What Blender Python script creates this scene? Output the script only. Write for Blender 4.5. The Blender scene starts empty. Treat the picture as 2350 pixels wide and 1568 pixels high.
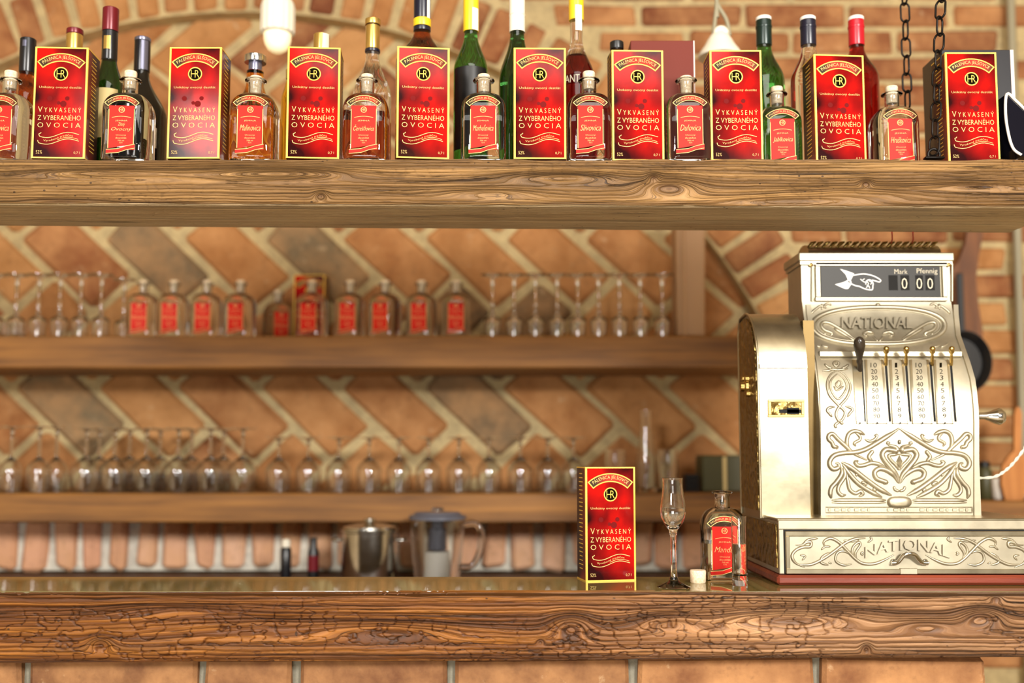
import bpy, bmesh, math, random
import numpy as np
from mathutils import Vector, Matrix
random.seed(7)
PI = math.pi
SC = bpy.context.scene
COL = SC.collection
# ------------------------------------------------------------------ camera, world, lights, exposure
F, CX, CY, PITCH, CZ = 2400.0, 1175.0, 834.0, math.radians(5.0), 1.32   # focal length in px of a 2350 px wide frame
cam_data = bpy.data.cameras.new('camera')
cam = bpy.data.objects.new('camera', cam_data)
COL.objects.link(cam)
cam.location = (0, 0, CZ)
cam.rotation_euler = (PI / 2 + PITCH, 0, 0)
cam_data.sensor_width = 36.0
cam_data.lens = 36.0 * F / 2350.0
cam_data.shift_y = (CY - 784.0) / 2350.0
cam_data.clip_start = 0.05
cam_data.dof.use_dof = True
cam_data.dof.focus_distance = 1.68
cam_data.dof.aperture_fstop = 1.75
cam_data.dof.aperture_blades = 0
SC.camera = cam
world = bpy.data.worlds.new('world')
SC.world = world
world.use_nodes = True
bg = world.node_tree.nodes['Background']
bg.inputs['Color'].default_value = (1.0, 0.92, 0.80, 1)
bg.inputs['Strength'].default_value = 0.22


def area(name, loc, target, sx, sy, power, color):
    l = bpy.data.lights.new(name, 'AREA')
    l.shape = 'RECTANGLE'
    l.size, l.size_y, l.energy, l.color = sx, sy, power, color
    o = bpy.data.objects.new(name, l)
    o.location = loc
    o.rotation_euler = (Vector(target) - Vector(loc)).to_track_quat('-Z', 'Y').to_euler()
    COL.objects.link(o)


area('window_light_right', (1.50, -1.7, 2.33), (0.1, 2.6, 1.35), 0.6, 0.5, 215, (1.0, 0.96, 0.90))
area('window_light_upper_left', (-1.58, -2.3, 3.06), (-0.4, 1.7, 1.9), 0.5, 0.35, 16, (1.0, 0.96, 0.91))
area('window_light_left', (-1.6, -2.3, 2.38), (-0.1, 2.6, 1.35), 0.8, 0.6, 120, (1.0, 0.96, 0.91))
area('low_fill_light', (-0.5, -2.4, 0.50), (0.1, 2.0, 1.5), 1.5, 0.8, 66, (1.0, 0.97, 0.93))  # added fill, low and unseen behind the camera; lifts the shelf underside


area('overhead_fill_light', (0.2, -0.5, 3.0), (0.2, -0.45, 0.0), 1.4, 1.4, 60, (1.0, 0.95, 0.86))  # added overhead fill; its bounce off the floor lifts the shelf underside


def point(name, loc, power, color, r):
    l = bpy.data.lights.new(name, 'POINT')
    l.energy, l.color, l.shadow_soft_size = power, color, r
    o = bpy.data.objects.new(name, l)
    o.location = loc
    COL.objects.link(o)


for lx, ly, lz in ((-0.95, -0.85, 2.42), (0.15, -0.95, 2.42), (1.0, -0.7, 2.36)):
    point('ceiling_lamp_light', (lx, ly, lz), 11, (1.0, 0.74, 0.42), 0.03)
SC.view_settings.view_transform = 'Standard'
SC.view_settings.look = 'None'
SC.view_settings.exposure = -0.46
SC.view_settings.gamma = 1.0
SC.view_settings.use_curve_mapping = False
cy = SC.cycles
cy.use_denoising = True
cy.max_bounces, cy.transmission_bounces, cy.glossy_bounces, cy.diffuse_bounces, cy.transparent_max_bounces = 11, 11, 6, 4, 8
cy.caustics_reflective = False
cy.caustics_refractive = True
cy.sample_clamp_indirect = 6.0

# ------------------------------------------------------------------ picture <-> place
CP, SP = math.cos(PITCH), math.sin(PITCH)


def P(px, py, Y):
    u, v = (px - CX) / F, (CY - py) / F
    t = Y / (CP - v * SP)
    return Vector((u * t, Y, CZ + (SP + v * CP) * t))


def Zp(py, Y):
    return P(CX, py, Y).z


def Xp(px, Y, z):
    return (px - CX) / F * (Y * CP + (z - CZ) * SP)


# ------------------------------------------------------------------ object helpers
def link(name, me, m=None, parent=None):
    o = bpy.data.objects.new(name, me)
    COL.objects.link(o)
    if m is not None and me is not None and not me.materials:
        me.materials.append(m)
    if parent is not None:
        o.parent = parent
    return o


def tag(o, label=None, cat=None, group=None, kind=None):
    if label:
        o['label'] = label
    if cat:
        o['category'] = cat
    if group:
        o['group'] = group
    if kind:
        o['kind'] = kind
    return o


def thing(name, label, cat, loc=(0, 0, 0), rz=0.0, group=None):
    o = bpy.data.objects.new(name, None)
    o.empty_display_size = 0.02
    COL.objects.link(o)
    o.location = loc
    o.rotation_euler = (0, 0, rz)
    return tag(o, label, cat, group)


def dup(root, loc, rz=0.0, label=None, group=None):
    r = root.copy()
    COL.objects.link(r)
    r.location = loc
    r.rotation_euler = (0, 0, rz)
    if label:
        r['label'] = label
    if group:
        r['group'] = group
    for ch in list(root.children):
        c = ch.copy()
        COL.objects.link(c)
        c.parent = r
        for g in list(ch.children):
            d = g.copy()
            COL.objects.link(d)
            d.parent = c
    return r


class M:
    """collects vertices and faces of ONE mesh"""

    def __init__(s):
        s.v, s.f = [], []

    def add(s, verts, faces):
        b = len(s.v)
        s.v.extend([tuple(p) for p in verts])
        s.f.extend([tuple(i + b for i in f) for f in faces])
        return s

    def box(s, x0, x1, y0, y1, z0, z1, c=0.0, jit=0.0, rnd=random):
        """chamfered box"""
        if c <= 0:
            vs = [(x, y, z) for x in (x0, x1) for y in (y0, y1) for z in (z0, z1)]
            return s.add(vs, [(0, 1, 3, 2), (4, 6, 7, 5), (0, 4, 5, 1), (2, 3, 7, 6), (0, 2, 6, 4), (1, 5, 7, 3)])
        vs, idx = [], {}
        for i, (x, sx) in enumerate(((x0, 1), (x1, -1))):
            for j, (y, sy) in enumerate(((y0, 1), (y1, -1))):
                for k, (z, sz) in enumerate(((z0, 1), (z1, -1))):
                    dx, dy, dz = (rnd.uniform(-jit, jit) for _ in range(3))
                    for a in range(3):
                        p = [x + dx + sx * c * (a != 0), y + dy + sy * c * (a != 1), z + dz + sz * c * (a != 2)]
                        idx[i, j, k, a] = len(vs)
                        vs.append(p)
        fs = []
        g = lambda i, j, k, a: idx[i, j, k, a]
        for i in (0, 1):
            q = [g(i, 0, 0, 0), g(i, 0, 1, 0), g(i, 1, 1, 0), g(i, 1, 0, 0)]
            fs.append(q if i == 0 else q[::-1])
            q = [g(0, i, 0, 1), g(1, i, 0, 1), g(1, i, 1, 1), g(0, i, 1, 1)]
            fs.append(q if i == 0 else q[::-1])
            q = [g(0, 0, i, 2), g(0, 1, i, 2), g(1, 1, i, 2), g(1, 0, i, 2)]
            fs.append(q if i == 0 else q[::-1])
        for i in (0, 1):
            for j in (0, 1):
                q = [g(i, j, 0, 0), g(i, j, 1, 0), g(i, j, 1, 1), g(i, j, 0, 1)]
                fs.append(q if i != j else q[::-1])
                q = [g(i, 0, j, 0), g(i, 1, j, 0), g(i, 1, j, 2), g(i, 0, j, 2)]
                fs.append(q[::-1] if i != j else q)
                q = [g(0, i, j, 1), g(1, i, j, 1), g(1, i, j, 2), g(0, i, j, 2)]
                fs.append(q if i != j else q[::-1])
                for k in (0, 1):
                    fs.append((g(i, j, k, 0), g(i, j, k, 1), g(i, j, k, 2)))
        return s.add(vs, fs)

    def loft(s, rings, cap0=True, cap1=True):
        n = len(rings[0])
        b = len(s.v)
        for r in rings:
            s.v.extend([tuple(p) for p in r])
        for k in range(len(rings) - 1):
            for i in range(n):
                j = (i + 1) % n
                s.f.append((b + k * n + i, b + k * n + j, b + (k + 1) * n + j, b + (k + 1) * n + i))
        if cap0:
            s.f.append(tuple(b + i for i in range(n))[::-1])
        if cap1:
            s.f.append(tuple(b + (len(rings) - 1) * n + i for i in range(n)))
        return s

    def lathe(s, prof, n=32, c=(0, 0, 0), cap0=True, cap1=True):
        rings = [[(c[0] + r * math.cos(2 * PI * i / n), c[1] + r * math.sin(2 * PI * i / n), c[2] + z) for i in range(n)] for r, z in prof]
        return s.loft(rings, cap0, cap1)

    def tube(s, pts, r, n=8, caps=True):
        pts = [Vector(p) for p in pts]
        rr = r if hasattr(r, '__len__') else [r] * len(pts)
        rings, nrm = [], None
        for i, p in enumerate(pts):
            t = (pts[min(i + 1, len(pts) - 1)] - pts[max(i - 1, 0)]).normalized()
            if nrm is None:
                nrm = t.orthogonal().normalized()
            nrm = (nrm - t * nrm.dot(t)).normalized()
            b = t.cross(nrm)
            rings.append([p + rr[i] * (math.cos(2 * PI * k / n) * nrm + math.sin(2 * PI * k / n) * b) for k in range(n)])
        return s.loft(rings, caps, caps)

    def relief(s, pts, r, up=(0, -1, 0), h=1.35, taper=True):
        """half-round bead lying on a surface"""
        pts = [Vector(p) for p in pts]
        up = Vector(up)
        L = len(pts)
        b0 = len(s.v)
        K = 5
        for i, p in enumerate(pts):
            t = (pts[min(i + 1, L - 1)] - pts[max(i - 1, 0)])
            t = t.normalized() if t.length > 1e-9 else Vector((1, 0, 0))
            bb = t.cross(up).normalized()
            q = r * (min(1.0, 0.35 + 4.0 * min(i, L - 1 - i) / L) if taper else 1.0)
            for k in range(K):
                a = PI * k / (K - 1)
                s.v.append(tuple(p + bb * (math.cos(a) * q) + up * (math.sin(a) * q * h - 0.0002)))
        for i in range(L - 1):
            for k in range(K - 1):
                s.f.append((b0 + i * K + k, b0 + i * K + k + 1, b0 + (i + 1) * K + k + 1, b0 + (i + 1) * K + k))
        s.f.append(tuple(b0 + k for k in range(K)))
        s.f.append(tuple(b0 + (L - 1) * K + k for k in range(K))[::-1])
        return s

    def prism(s, poly, y0, y1, plane='xz'):
        """polygon (x,z) extruded in y, or (y,z) extruded in x"""
        n = len(poly)
        mk = (lambda p, t: (p[0], t, p[1])) if plane == 'xz' else (lambda p, t: (t, p[0], p[1]))
        vs = [mk(p, y0) for p in poly] + [mk(p, y1) for p in poly]
        fs = [tuple(range(n)), tuple(range(2 * n - 1, n - 1, -1))]
        fs += [(i, i + n, (i + 1) % n + n, (i + 1) % n) for i in range(n)]
        return s.add(vs, fs)

    def mesh(s, name, smooth=None, recalc=True):
        me = bpy.data.meshes.new(name)
        me.from_pydata(s.v, [], s.f)
        if recalc:
            bm = bmesh.new()
            bm.from_mesh(me)
            bmesh.ops.recalc_face_normals(bm, faces=bm.faces)
            bm.to_mesh(me)
            bm.free()
        if smooth is not None:
            me.polygons.foreach_set('use_smooth', [True] * len(me.polygons))
            me.set_sharp_from_angle(angle=math.radians(smooth))
        me.update()
        return me

    def build(s, name, m, parent=None, smooth=None, world=False, recalc=True):
        if world and parent is not None:
            l = parent.location
            s.v = [(p[0] - l[0], p[1] - l[1], p[2] - l[2]) for p in s.v]
        return link(name, s.mesh(name, smooth, recalc), m, parent)


def spline(pts, n=6):
    """Catmull-Rom through 2-D or 3-D points"""
    pts = [np.array(p, float) for p in pts]
    out = []
    L = len(pts)
    for i in range(L - 1):
        p0, p1, p2, p3 = pts[max(i - 1, 0)], pts[i], pts[i + 1], pts[min(i + 2, L - 1)]
        for k in range(n):
            t = k / n
            out.append(0.5 * ((2 * p1) + (p2 - p0) * t + (2 * p0 - 5 * p1 + 4 * p2 - p3) * t * t + (3 * p1 - p0 - 3 * p2 + p3) * t ** 3))
    out.append(pts[-1])
    return out


def sring(a, e, z, n=64, b=None):
    b = a if b is None else b
    out = []
    for i in range(n):
        t = 2 * PI * i / n
        c, q = math.cos(t), math.sin(t)
        out.append((a * math.copysign(abs(c) ** (2 / e), c), b * math.copysign(abs(q) ** (2 / e), q), z))
    return out


_tc = {}


def text2d(s, ext=0.0, res=2, sp=1.0, shear=0.0, off=-0.012):
    """text -> (verts, faces) normalised to width 1 (x 0..1) and its own height (y 0..1)"""
    k = (s, ext, res, sp, shear, off)
    if k in _tc:
        return _tc[k]
    cu = bpy.data.curves.new('lettering', 'FONT')
    cu.body, cu.extrude, cu.resolution_u, cu.space_character, cu.shear, cu.offset = s, ext, res, sp, shear, (off if ext == 0 else 0.012)
    o = bpy.data.objects.new('lettering', cu)
    COL.objects.link(o)
    dg = bpy.context.evaluated_depsgraph_get()
    me = bpy.data.meshes.new_from_object(o.evaluated_get(dg))
    v = np.array([tuple(p.co) for p in me.vertices], float).reshape(-1, 3)
    f = [tuple(p.vertices) for p in me.polygons]
    bpy.data.objects.remove(o)
    bpy.data.curves.remove(cu)
    bpy.data.meshes.remove(me)
    mn, mx = v[:, :2].min(0), v[:, :2].max(0)
    v[:, :2] = (v[:, :2] - mn) / (mx - mn)
    if ext > 0:
        v[:, 2] /= ext
    _tc[k] = (v, f)
    return _tc[k]


def put_text(m, s, x0, x1, z0, z1, y, shear=0.0):
    v, f = text2d(s, shear=shear)
    m.add([(x0 + p[0] * (x1 - x0), y, z0 + p[1] * (z1 - z0)) for p in v], f)


def put_arc_text(m, s, cx, cz, r0, r1, a0, a1, y):
    """text along a circle: angles measured from vertical, a0 left (negative) to a1"""
    v, f = text2d(s)
    vs = []
    for p in v:
        a = a0 + p[0] * (a1 - a0)
        r = r0 + p[1] * (r1 - r0)
        vs.append((cx + r * math.sin(a), y, cz + r * math.cos(a)))
    m.add(vs, f)


def arc_band(m, cx, cz, r0, r1, a0, a1, y, n=24):
    vs = []
    for i in range(n + 1):
        a = a0 + (a1 - a0) * i / n
        for r in (r0, r1):
            vs.append((cx + r * math.sin(a), y, cz + r * math.cos(a)))
    m.add(vs, [(2 * i, 2 * i + 1, 2 * i + 3, 2 * i + 2) for i in range(n)])


def strip(m, pts, w, y):
    """flat printed line of width w along (x,z) points"""
    pts = [np.array(p, float) for p in pts]
    vs = []
    for i, p in enumerate(pts):
        t = pts[min(i + 1, len(pts) - 1)] - pts[max(i - 1, 0)]
        t = t / (np.linalg.norm(t) + 1e-12)
        nn = np.array((-t[1], t[0])) * w / 2
        vs += [(p[0] + nn[0], y, p[1] + nn[1]), (p[0] - nn[0], y, p[1] - nn[1])]
    m.add(vs, [(2 * i, 2 * i + 1, 2 * i + 3, 2 * i + 2) for i in range(len(pts) - 1)])


# ------------------------------------------------------------------ value noise (numpy)
def vn(x, y, seed=0):
    xi, yi = np.floor(x).astype(np.int64), np.floor(y).astype(np.int64)
    xf, yf = x - xi, y - yi

    def h(a, b):
        n = (a * 374761393 + b * 668265263 + seed * 974634777) & 0x7fffffff
        n = ((n ^ (n >> 13)) * 1274126177) & 0x7fffffff
        return ((n ^ (n >> 16)) & 0xffff) / 65535.0
    u, w = xf * xf * (3 - 2 * xf), yf * yf * (3 - 2 * yf)
    a, b, c, d = h(xi, yi), h(xi + 1, yi), h(xi, yi + 1), h(xi + 1, yi + 1)
    return (a * (1 - u) + b * u) * (1 - w) + (c * (1 - u) + d * u) * w


def fbm(x, y, o=4, seed=0):
    s, a, t = 0, 0.5, 0
    for k in range(o):
        s = s + a * vn(x * 2 ** k, y * 2 ** k, seed + k)
        t += a
        a *= 0.5
    return s / t


def tone(me, fn):
    co = np.empty(len(me.vertices) * 3)
    me.vertices.foreach_get('co', co)
    co = co.reshape(-1, 3)
    at = me.attributes.new('tone', 'FLOAT', 'POINT')
    at.data.foreach_set('value', fn(co[:, 0], co[:, 2]).astype(np.float32))


def panel_grid(x0, x1, z0, z1, y, nx, nz):
    m = M()
    vs = [(x0 + (x1 - x0) * i / nx, y, z0 + (z1 - z0) * j / nz) for j in range(nz + 1) for i in range(nx + 1)]
    m.add(vs, [(j * (nx + 1) + i, j * (nx + 1) + i + 1, (j + 1) * (nx + 1) + i + 1, (j + 1) * (nx + 1) + i) for j in range(nz) for i in range(nx)])
    return m


# ------------------------------------------------------------------ materials
def srgb(r, g, b):
    f = lambda c: (c / 255 / 12.92) if c / 255 <= 0.04045 else ((c / 255 + 0.055) / 1.055) ** 2.4
    return (f(r), f(g), f(b), 1)


class NT:
    def __init__(s, name):
        s.m = bpy.data.materials.new(name)
        s.m.use_nodes = True
        s.t = s.m.node_tree
        s.b = s.t.nodes['Principled BSDF']

    def n(s, kind, ins=None, **attr):
        nd = s.t.nodes.new(kind)
        for k, v in attr.items():
            setattr(nd, k, v)
        for k, v in (ins or {}).items():
            if hasattr(v, 'links') or isinstance(v, bpy.types.NodeSocket):
                s.t.links.new(v, nd.inputs[k])
            else:
                nd.inputs[k].default_value = v
        return nd

    def set(s, **kw):
        names = {'color': 'Base Color', 'metal': 'Metallic', 'rough': 'Roughness', 'ior': 'IOR', 'trans': 'Transmission Weight',
                 'coat': 'Coat Weight', 'coat_rough': 'Coat Roughness', 'normal': 'Normal', 'spec': 'Specular IOR Level', 'emit': 'Emission Color', 'emit_s': 'Emission Strength',
                 'sss': 'Subsurface Weight'}
        for k, v in kw.items():
            i = s.b.inputs[names[k]]
            if isinstance(v, bpy.types.NodeSocket):
                s.t.links.new(v, i)
            else:
                i.default_value = v
        return s

    def ramp(s, fac, stops, interp='LINEAR'):
        nd = s.n('ShaderNodeValToRGB', {0: fac})
        r = nd.color_ramp
        r.interpolation = interp
        while len(r.elements) < len(stops):
            r.elements.new(0.5)
        for e, (p, c) in zip(r.elements, stops):
            e.position = p
            e.color = c
        return nd.outputs[0]

    def math(s, op, a, b=0.0, clamp=False):
        return s.n('ShaderNodeMath', {0: a, 1: b}, operation=op, use_clamp=clamp).outputs[0]

    def mix(s, fac, a, b, mode='MIX'):
        nd = s.n('ShaderNodeMix', None, data_type='RGBA', blend_type=mode)
        for i, v in ((0, fac), (6, a), (7, b)):
            if isinstance(v, bpy.types.NodeSocket):
                s.t.links.new(v, nd.inputs[i])
            else:
                nd.inputs[i].default_value = v
        return nd.outputs[2]

    def noise(s, vec, scale, detail=4.0, rough=0.55):
        nd = s.n('ShaderNodeTexNoise', {'Scale': scale, 'Detail': detail, 'Roughness': rough})
        if vec is not None:
            s.t.links.new(vec, nd.inputs['Vector'])
        return nd.outputs[0]

    def obj(s):
        return s.n('ShaderNodeTexCoord').outputs['Object']

    def mapping(s, vec, scale=(1, 1, 1), loc=(0, 0, 0)):
        return s.n('ShaderNodeMapping', {'Vector': vec, 'Scale': scale, 'Location': loc}).outputs[0]

    def bump(s, h, strength=0.3, dist=0.002):
        s.set(normal=s.n('ShaderNodeBump', {'Height': h, 'Strength': strength, 'Distance': dist}).outputs[0])
        return s


def plain(name, rgb, rough=0.5, metal=0.0, **kw):
    return NT(name).set(color=srgb(*rgb), rough=rough, metal=metal, **kw).m


def glass(name, lin, ior=1.48, rough=0.0):
    return NT(name).set(color=(*lin, 1), rough=rough, trans=1.0, ior=ior).m


def brick_mat(name, c0, c1, c2, seed=0.0):
    a = NT(name)
    rnd = a.n('ShaderNodeObjectInfo').outputs['Random']
    geo = a.n('ShaderNodeNewGeometry').outputs['Position']
    off = a.n('ShaderNodeVectorMath', {0: geo, 1: a.n('ShaderNodeCombineXYZ', {0: a.math('MULTIPLY', rnd, 37.0), 1: seed}).outputs[0]}, operation='ADD').outputs[0]
    n1 = a.noise(off, 9.0, 5, 0.6)
    n2 = a.noise(off, 55.0, 5, 0.65)
    base = a.ramp(rnd, [(0.0, c0), (0.5, c1), (1.0, c2)])
    c = a.mix(a.ramp(n1, [(0.35, (0, 0, 0, 1)), (0.7, (1, 1, 1, 1))]), base, a.mix(0.55, base, srgb(214, 160, 104)))
    c = a.mix(a.ramp(n2, [(0.55, (0, 0, 0, 1)), (0.8, (0.7, 0.7, 0.7, 1))]), c, a.mix(0.7, c, srgb(88, 56, 32)))
    c = a.mix(a.ramp(a.noise(off, 20.0, 6, 0.7), [(0.62, (0, 0, 0, 1)), (0.78, (0.8, 0.8, 0.8, 1))]), c, srgb(204, 176, 136))
    a.set(color=c, rough=0.85)
    a.bump(a.math('ADD', a.math('MULTIPLY', n2, 0.6), n1), 0.6, 0.006)
    return a.m


def mortar_mat(name, rgb):
    a = NT(name)
    geo = a.n('ShaderNodeNewGeometry').outputs['Position']
    n = a.noise(geo, 30.0, 6, 0.65)
    d = tuple(int(c * 0.8) for c in rgb)
    a.set(color=a.ramp(n, [(0.3, srgb(*d)), (0.7, srgb(*rgb))]), rough=0.9)
    a.bump(n, 0.6, 0.008)
    return a.m


def wood_attr(name, dark, mid, light, line_k=1.0, crack=0.66, rough=0.62, greyend=None, left_tint=None, ringk=0.14, under=None):
    """old timber: grain follows the attributes 'g' (across the grain, bent around knots) and 'sx' (along it)"""
    a = NT(name)
    at = lambda k: a.n('ShaderNodeAttribute', None, attribute_name=k).outputs['Fac']
    g, sx, kd = at('g'), at('sx'), at('kd')
    vec = lambda kg, kx: a.n('ShaderNodeCombineXYZ', {0: a.math('MULTIPLY', g, kg), 1: a.math('MULTIPLY', sx, kx), 2: 3.7}).outputs[0]
    rl = at('rl')
    st = lambda x, k: a.math('ADD', a.math('MULTIPLY', a.math('SUBTRACT', x, 0.5), k), 0.5)
    band = st(a.noise(vec(44, 0.9), 1.0, 3, 0.55), 2.0)
    line = st(a.noise(vec(210 * line_k, 1.9), 1.0, 4, 0.6), 2.4)
    fine = st(a.noise(vec(620, 7.0), 1.0, 3, 0.65), 2.4)
    blot = st(a.noise(vec(18, 5.0), 1.0, 4, 0.6), 1.6)
    f = a.math('ADD', a.math('MULTIPLY', band, 0.24), a.math('ADD', a.math('MULTIPLY', line, 0.26), a.math('MULTIPLY', fine, 0.14)))
    f = a.math('ADD', f, a.math('ADD', a.math('MULTIPLY', blot, 0.16), a.math('MULTIPLY', rl, 0.20)))
    ring = a.math('FRACT', a.math('ADD', a.math('MULTIPLY', g, 150.0 * line_k), a.math('ADD', a.math('MULTIPLY', blot, 1.6), a.math('MULTIPLY', line, 0.5))))
    ring = a.ramp(ring, [(0.0, (1, 1, 1, 1)), (0.55, (0.75, 0.75, 0.75, 1)), (0.88, (0.0, 0.0, 0.0, 1)), (1.0, (0.75, 0.75, 0.75, 1))])
    f = a.math('ADD', f, a.math('MULTIPLY', a.math('SUBTRACT', ring, 0.6), ringk))
    hair = a.math('LESS_THAN', a.math('ABSOLUTE', a.math('SUBTRACT', a.noise(vec(330, 2.4), 1.0, 3, 0.6), 0.5)), 0.010)
    hair = a.math('MULTIPLY', hair, a.math('GREATER_THAN', a.noise(vec(60, 5.0), 1.0, 3, 0.6), 0.49))
    c = a.ramp(f, [(0.24, dark), (0.50, mid), (0.78, light)])
    c = a.mix(a.math('MULTIPLY', hair, 0.6), c, srgb(50, 30, 15))
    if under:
        c = a.mix(a.math('MULTIPLY', at('un'), 0.62), c, under)  # raw underside paler in colour, also standing in for light from below
    if left_tint:
        c = a.mix(a.ramp(sx, [(0.0, (1, 1, 1, 1)), (0.42, (0, 0, 0, 1))]), c, a.mix(1.0, c, left_tint, 'MULTIPLY'))  # tint multiplied over the left half, fading out to the right
    smear = a.ramp(a.noise(vec(40, 2.6), 1.0, 3, 0.55), [(0.60, (0, 0, 0, 1)), (0.70, (0.7, 0.7, 0.7, 1))])
    c = a.mix(smear, c, a.mix(0.5, c, srgb(58, 38, 22)))
    if greyend:
        c = a.mix(a.ramp(a.noise(vec(9, 2.2), 1.0, 4, 0.6), [(0.42, (0, 0, 0, 1)), (0.68, (0.75, 0.75, 0.75, 1))]), c, a.mix(1.0, c, greyend, 'MULTIPLY'))
    crk = a.ramp(a.noise(vec(150, 3.2), 1.0, 5, 0.65), [(crack, (0, 0, 0, 1)), (crack + 0.03, (1, 1, 1, 1))])
    worm = a.n('ShaderNodeTexVoronoi', {'Vector': vec(85, 60), 'Scale': 1.0, 'Randomness': 1.0}).outputs['Distance']
    wm = a.noise(vec(14, 4), 1.0, 2, 0.5)
    worm = a.math('MULTIPLY', a.math('LESS_THAN', worm, 0.12), a.math('GREATER_THAN', wm, 0.56))
    hole = a.math('MAXIMUM', crk, worm)
    c = a.mix(a.math('MULTIPLY', hole, 0.8), c, srgb(38, 22, 10))
    c = a.mix(a.math('MULTIPLY', kd, 0.75), c, srgb(70, 38, 16))
    a.set(color=c, rough=rough, spec=0.4)
    h = a.math('SUBTRACT', a.math('ADD', a.math('MULTIPLY', line, 0.5), a.math('ADD', a.math('MULTIPLY', ring, 0.5), a.math('MULTIPLY', band, 0.4))), a.math('MULTIPLY', a.math('MAXIMUM', hole, hair), 0.7))
    a.bump(h, 0.9, 0.005)
    return a.m


def wood_simple(name, dark, light, sx=2.0, sz=45.0, rough=0.6):
    a = NT(name)
    geo = a.n('ShaderNodeNewGeometry').outputs['Position']
    n = a.noise(a.mapping(geo, (sx, sz, sz)), 1.0, 5, 0.6)
    n2 = a.noise(a.mapping(geo, (2.5, 5, 9)), 1.0, 3, 0.5)
    c = a.ramp(a.math('ADD', a.math('MULTIPLY', n, 0.6), a.math('MULTIPLY', n2, 0.4)), [(0.35, dark), (0.65, light)])
    a.set(color=c, rough=rough)
    a.bump(n, 0.3, 0.003)
    return a.m


def metal_mat(name, rgb, rough=0.28, relief=0.0, metal=1.0, dirt=None):
    a = NT(name)
    o = a.n('ShaderNodeNewGeometry').outputs['Position']
    n = a.noise(o, 14.0, 4, 0.6)
    c = a.ramp(n, [(0.3, srgb(*[int(q * 0.86) for q in rgb])), (0.7, srgb(*rgb))])
    a.set(color=c, metal=metal, rough=a.math('ADD', a.math('MULTIPLY', n, 0.16), rough - 0.08))
    if relief:
        v = a.n('ShaderNodeTexVoronoi', {'Vector': o, 'Scale': 75.0}, feature='SMOOTH_F1').outputs['Distance']
        w = a.noise(o, 90.0, 3, 0.5)
        a.bump(a.math('ADD', v, a.math('MULTIPLY', w, 0.6)), relief, 0.006)
    else:
        a.bump(a.noise(o, 40.0, 3, 0.5), 0.06, 0.002)
    return a.m


MT = {}
MT['brick'] = brick_mat('orange_brick', srgb(140, 86, 42), srgb(158, 104, 54), srgb(172, 124, 72))
MT['brick_red'] = brick_mat('red_brick', srgb(112, 60, 30), srgb(130, 74, 38), srgb(148, 96, 52), 5.0)
MT['brick_grey'] = brick_mat('grey_brick', srgb(84, 70, 50), srgb(104, 86, 62), srgb(122, 104, 76), 9.0)
MT['brick_pale'] = brick_mat('pale_pink_brick', srgb(222, 164, 130), srgb(230, 178, 144), srgb(236, 190, 158), 2.0)
MT['brick_dark'] = brick_mat('dark_orange_brick', srgb(84, 46, 23), srgb(98, 56, 29), srgb(112, 68, 37), 3.0)
MT['mortar'] = mortar_mat('lime_mortar', (200, 178, 130))
MT['mortar_white'] = mortar_mat('white_mortar', (240, 236, 220))
MT['mortar_grey'] = mortar_mat('grey_mortar', (150, 146, 128))
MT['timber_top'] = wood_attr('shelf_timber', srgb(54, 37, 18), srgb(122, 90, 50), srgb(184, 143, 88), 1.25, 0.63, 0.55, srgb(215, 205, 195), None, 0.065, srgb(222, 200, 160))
MT['timber_bar'] = wood_attr('bar_timber', srgb(36, 22, 12), srgb(112, 76, 46), srgb(192, 148, 106), 0.9, 0.62, 0.5, None, srgb(222, 186, 104), 0.15)
MT['shelf_wood'] = wood_simple('shelf_board_wood', srgb(86, 52, 20), srgb(166, 114, 52))
MT['post_wood'] = NT('post_wood').set(color=srgb(172, 136, 100), rough=0.7).m
MT['dark_wood'] = wood_simple('dark_wood', srgb(60, 34, 16), srgb(104, 62, 30))
MT['paddle_wood'] = wood_simple('paddle_wood', srgb(84, 48, 22), srgb(128, 78, 38), 40, 3)
MT['spoon_wood'] = wood_simple('spoon_wood', srgb(176, 110, 50), srgb(206, 140, 74), 40, 3)
MT['clear'] = glass('clear_glass', (0.985, 0.99, 0.985), 1.6)
MT['crystal'] = glass('crystal_glass', (0.99, 0.995, 0.99), 1.85)
MT['clear_liquor'] = glass('clear_liquor_glass', (0.975, 0.985, 0.975), 1.5)
MT['green_glass'] = glass('green_glass', (0.06, 0.30, 0.05))
MT['dgreen_glass'] = glass('dark_green_glass', (0.02, 0.10, 0.02))
MT['amber_glass'] = glass('amber_spirit', (0.85, 0.36, 0.04), 1.38)
MT['damber_glass'] = glass('dark_amber_spirit', (0.45, 0.11, 0.02), 1.38)
MT['red_glass'] = glass('red_spirit', (0.36, 0.012, 0.01), 1.38)
MT['dred_glass'] = glass('dark_red_spirit', (0.22, 0.01, 0.012), 1.38)
MT['yellow_glass'] = glass('yellow_spirit', (0.95, 0.72, 0.08), 1.38)
MT['black_glass'] = plain('black_glass', (14, 13, 12), 0.05)
MT['cork'] = NT('cork').m
_a = NT('cork_stopper')
_n = _a.noise(_a.obj(), 350.0, 4, 0.6)
_a.set(color=_a.ramp(_n, [(0.3, srgb(222, 192, 150)), (0.65, srgb(248, 232, 204))]), rough=0.8)
MT['cork'] = _a.m
MT['gold'] = plain('gold_print', (232, 190, 84), 0.4, 0.3, spec=0.3)
MT['gold_text'] = plain('gold_lettering', (240, 208, 132), 0.5, 0.0, spec=0.2)
_a = NT('banner_print')
_a.set(color=_a.ramp(_a.n('ShaderNodeAttribute', None, attribute_name='tone').outputs['Fac'], [(0.1, srgb(196, 36, 18)), (0.75, srgb(52, 36, 14))]), rough=0.5, spec=0.2)
MT['banner'] = _a.m
MT['black_print'] = plain('black_print', (20, 15, 8), 0.9, spec=0.0)
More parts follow.
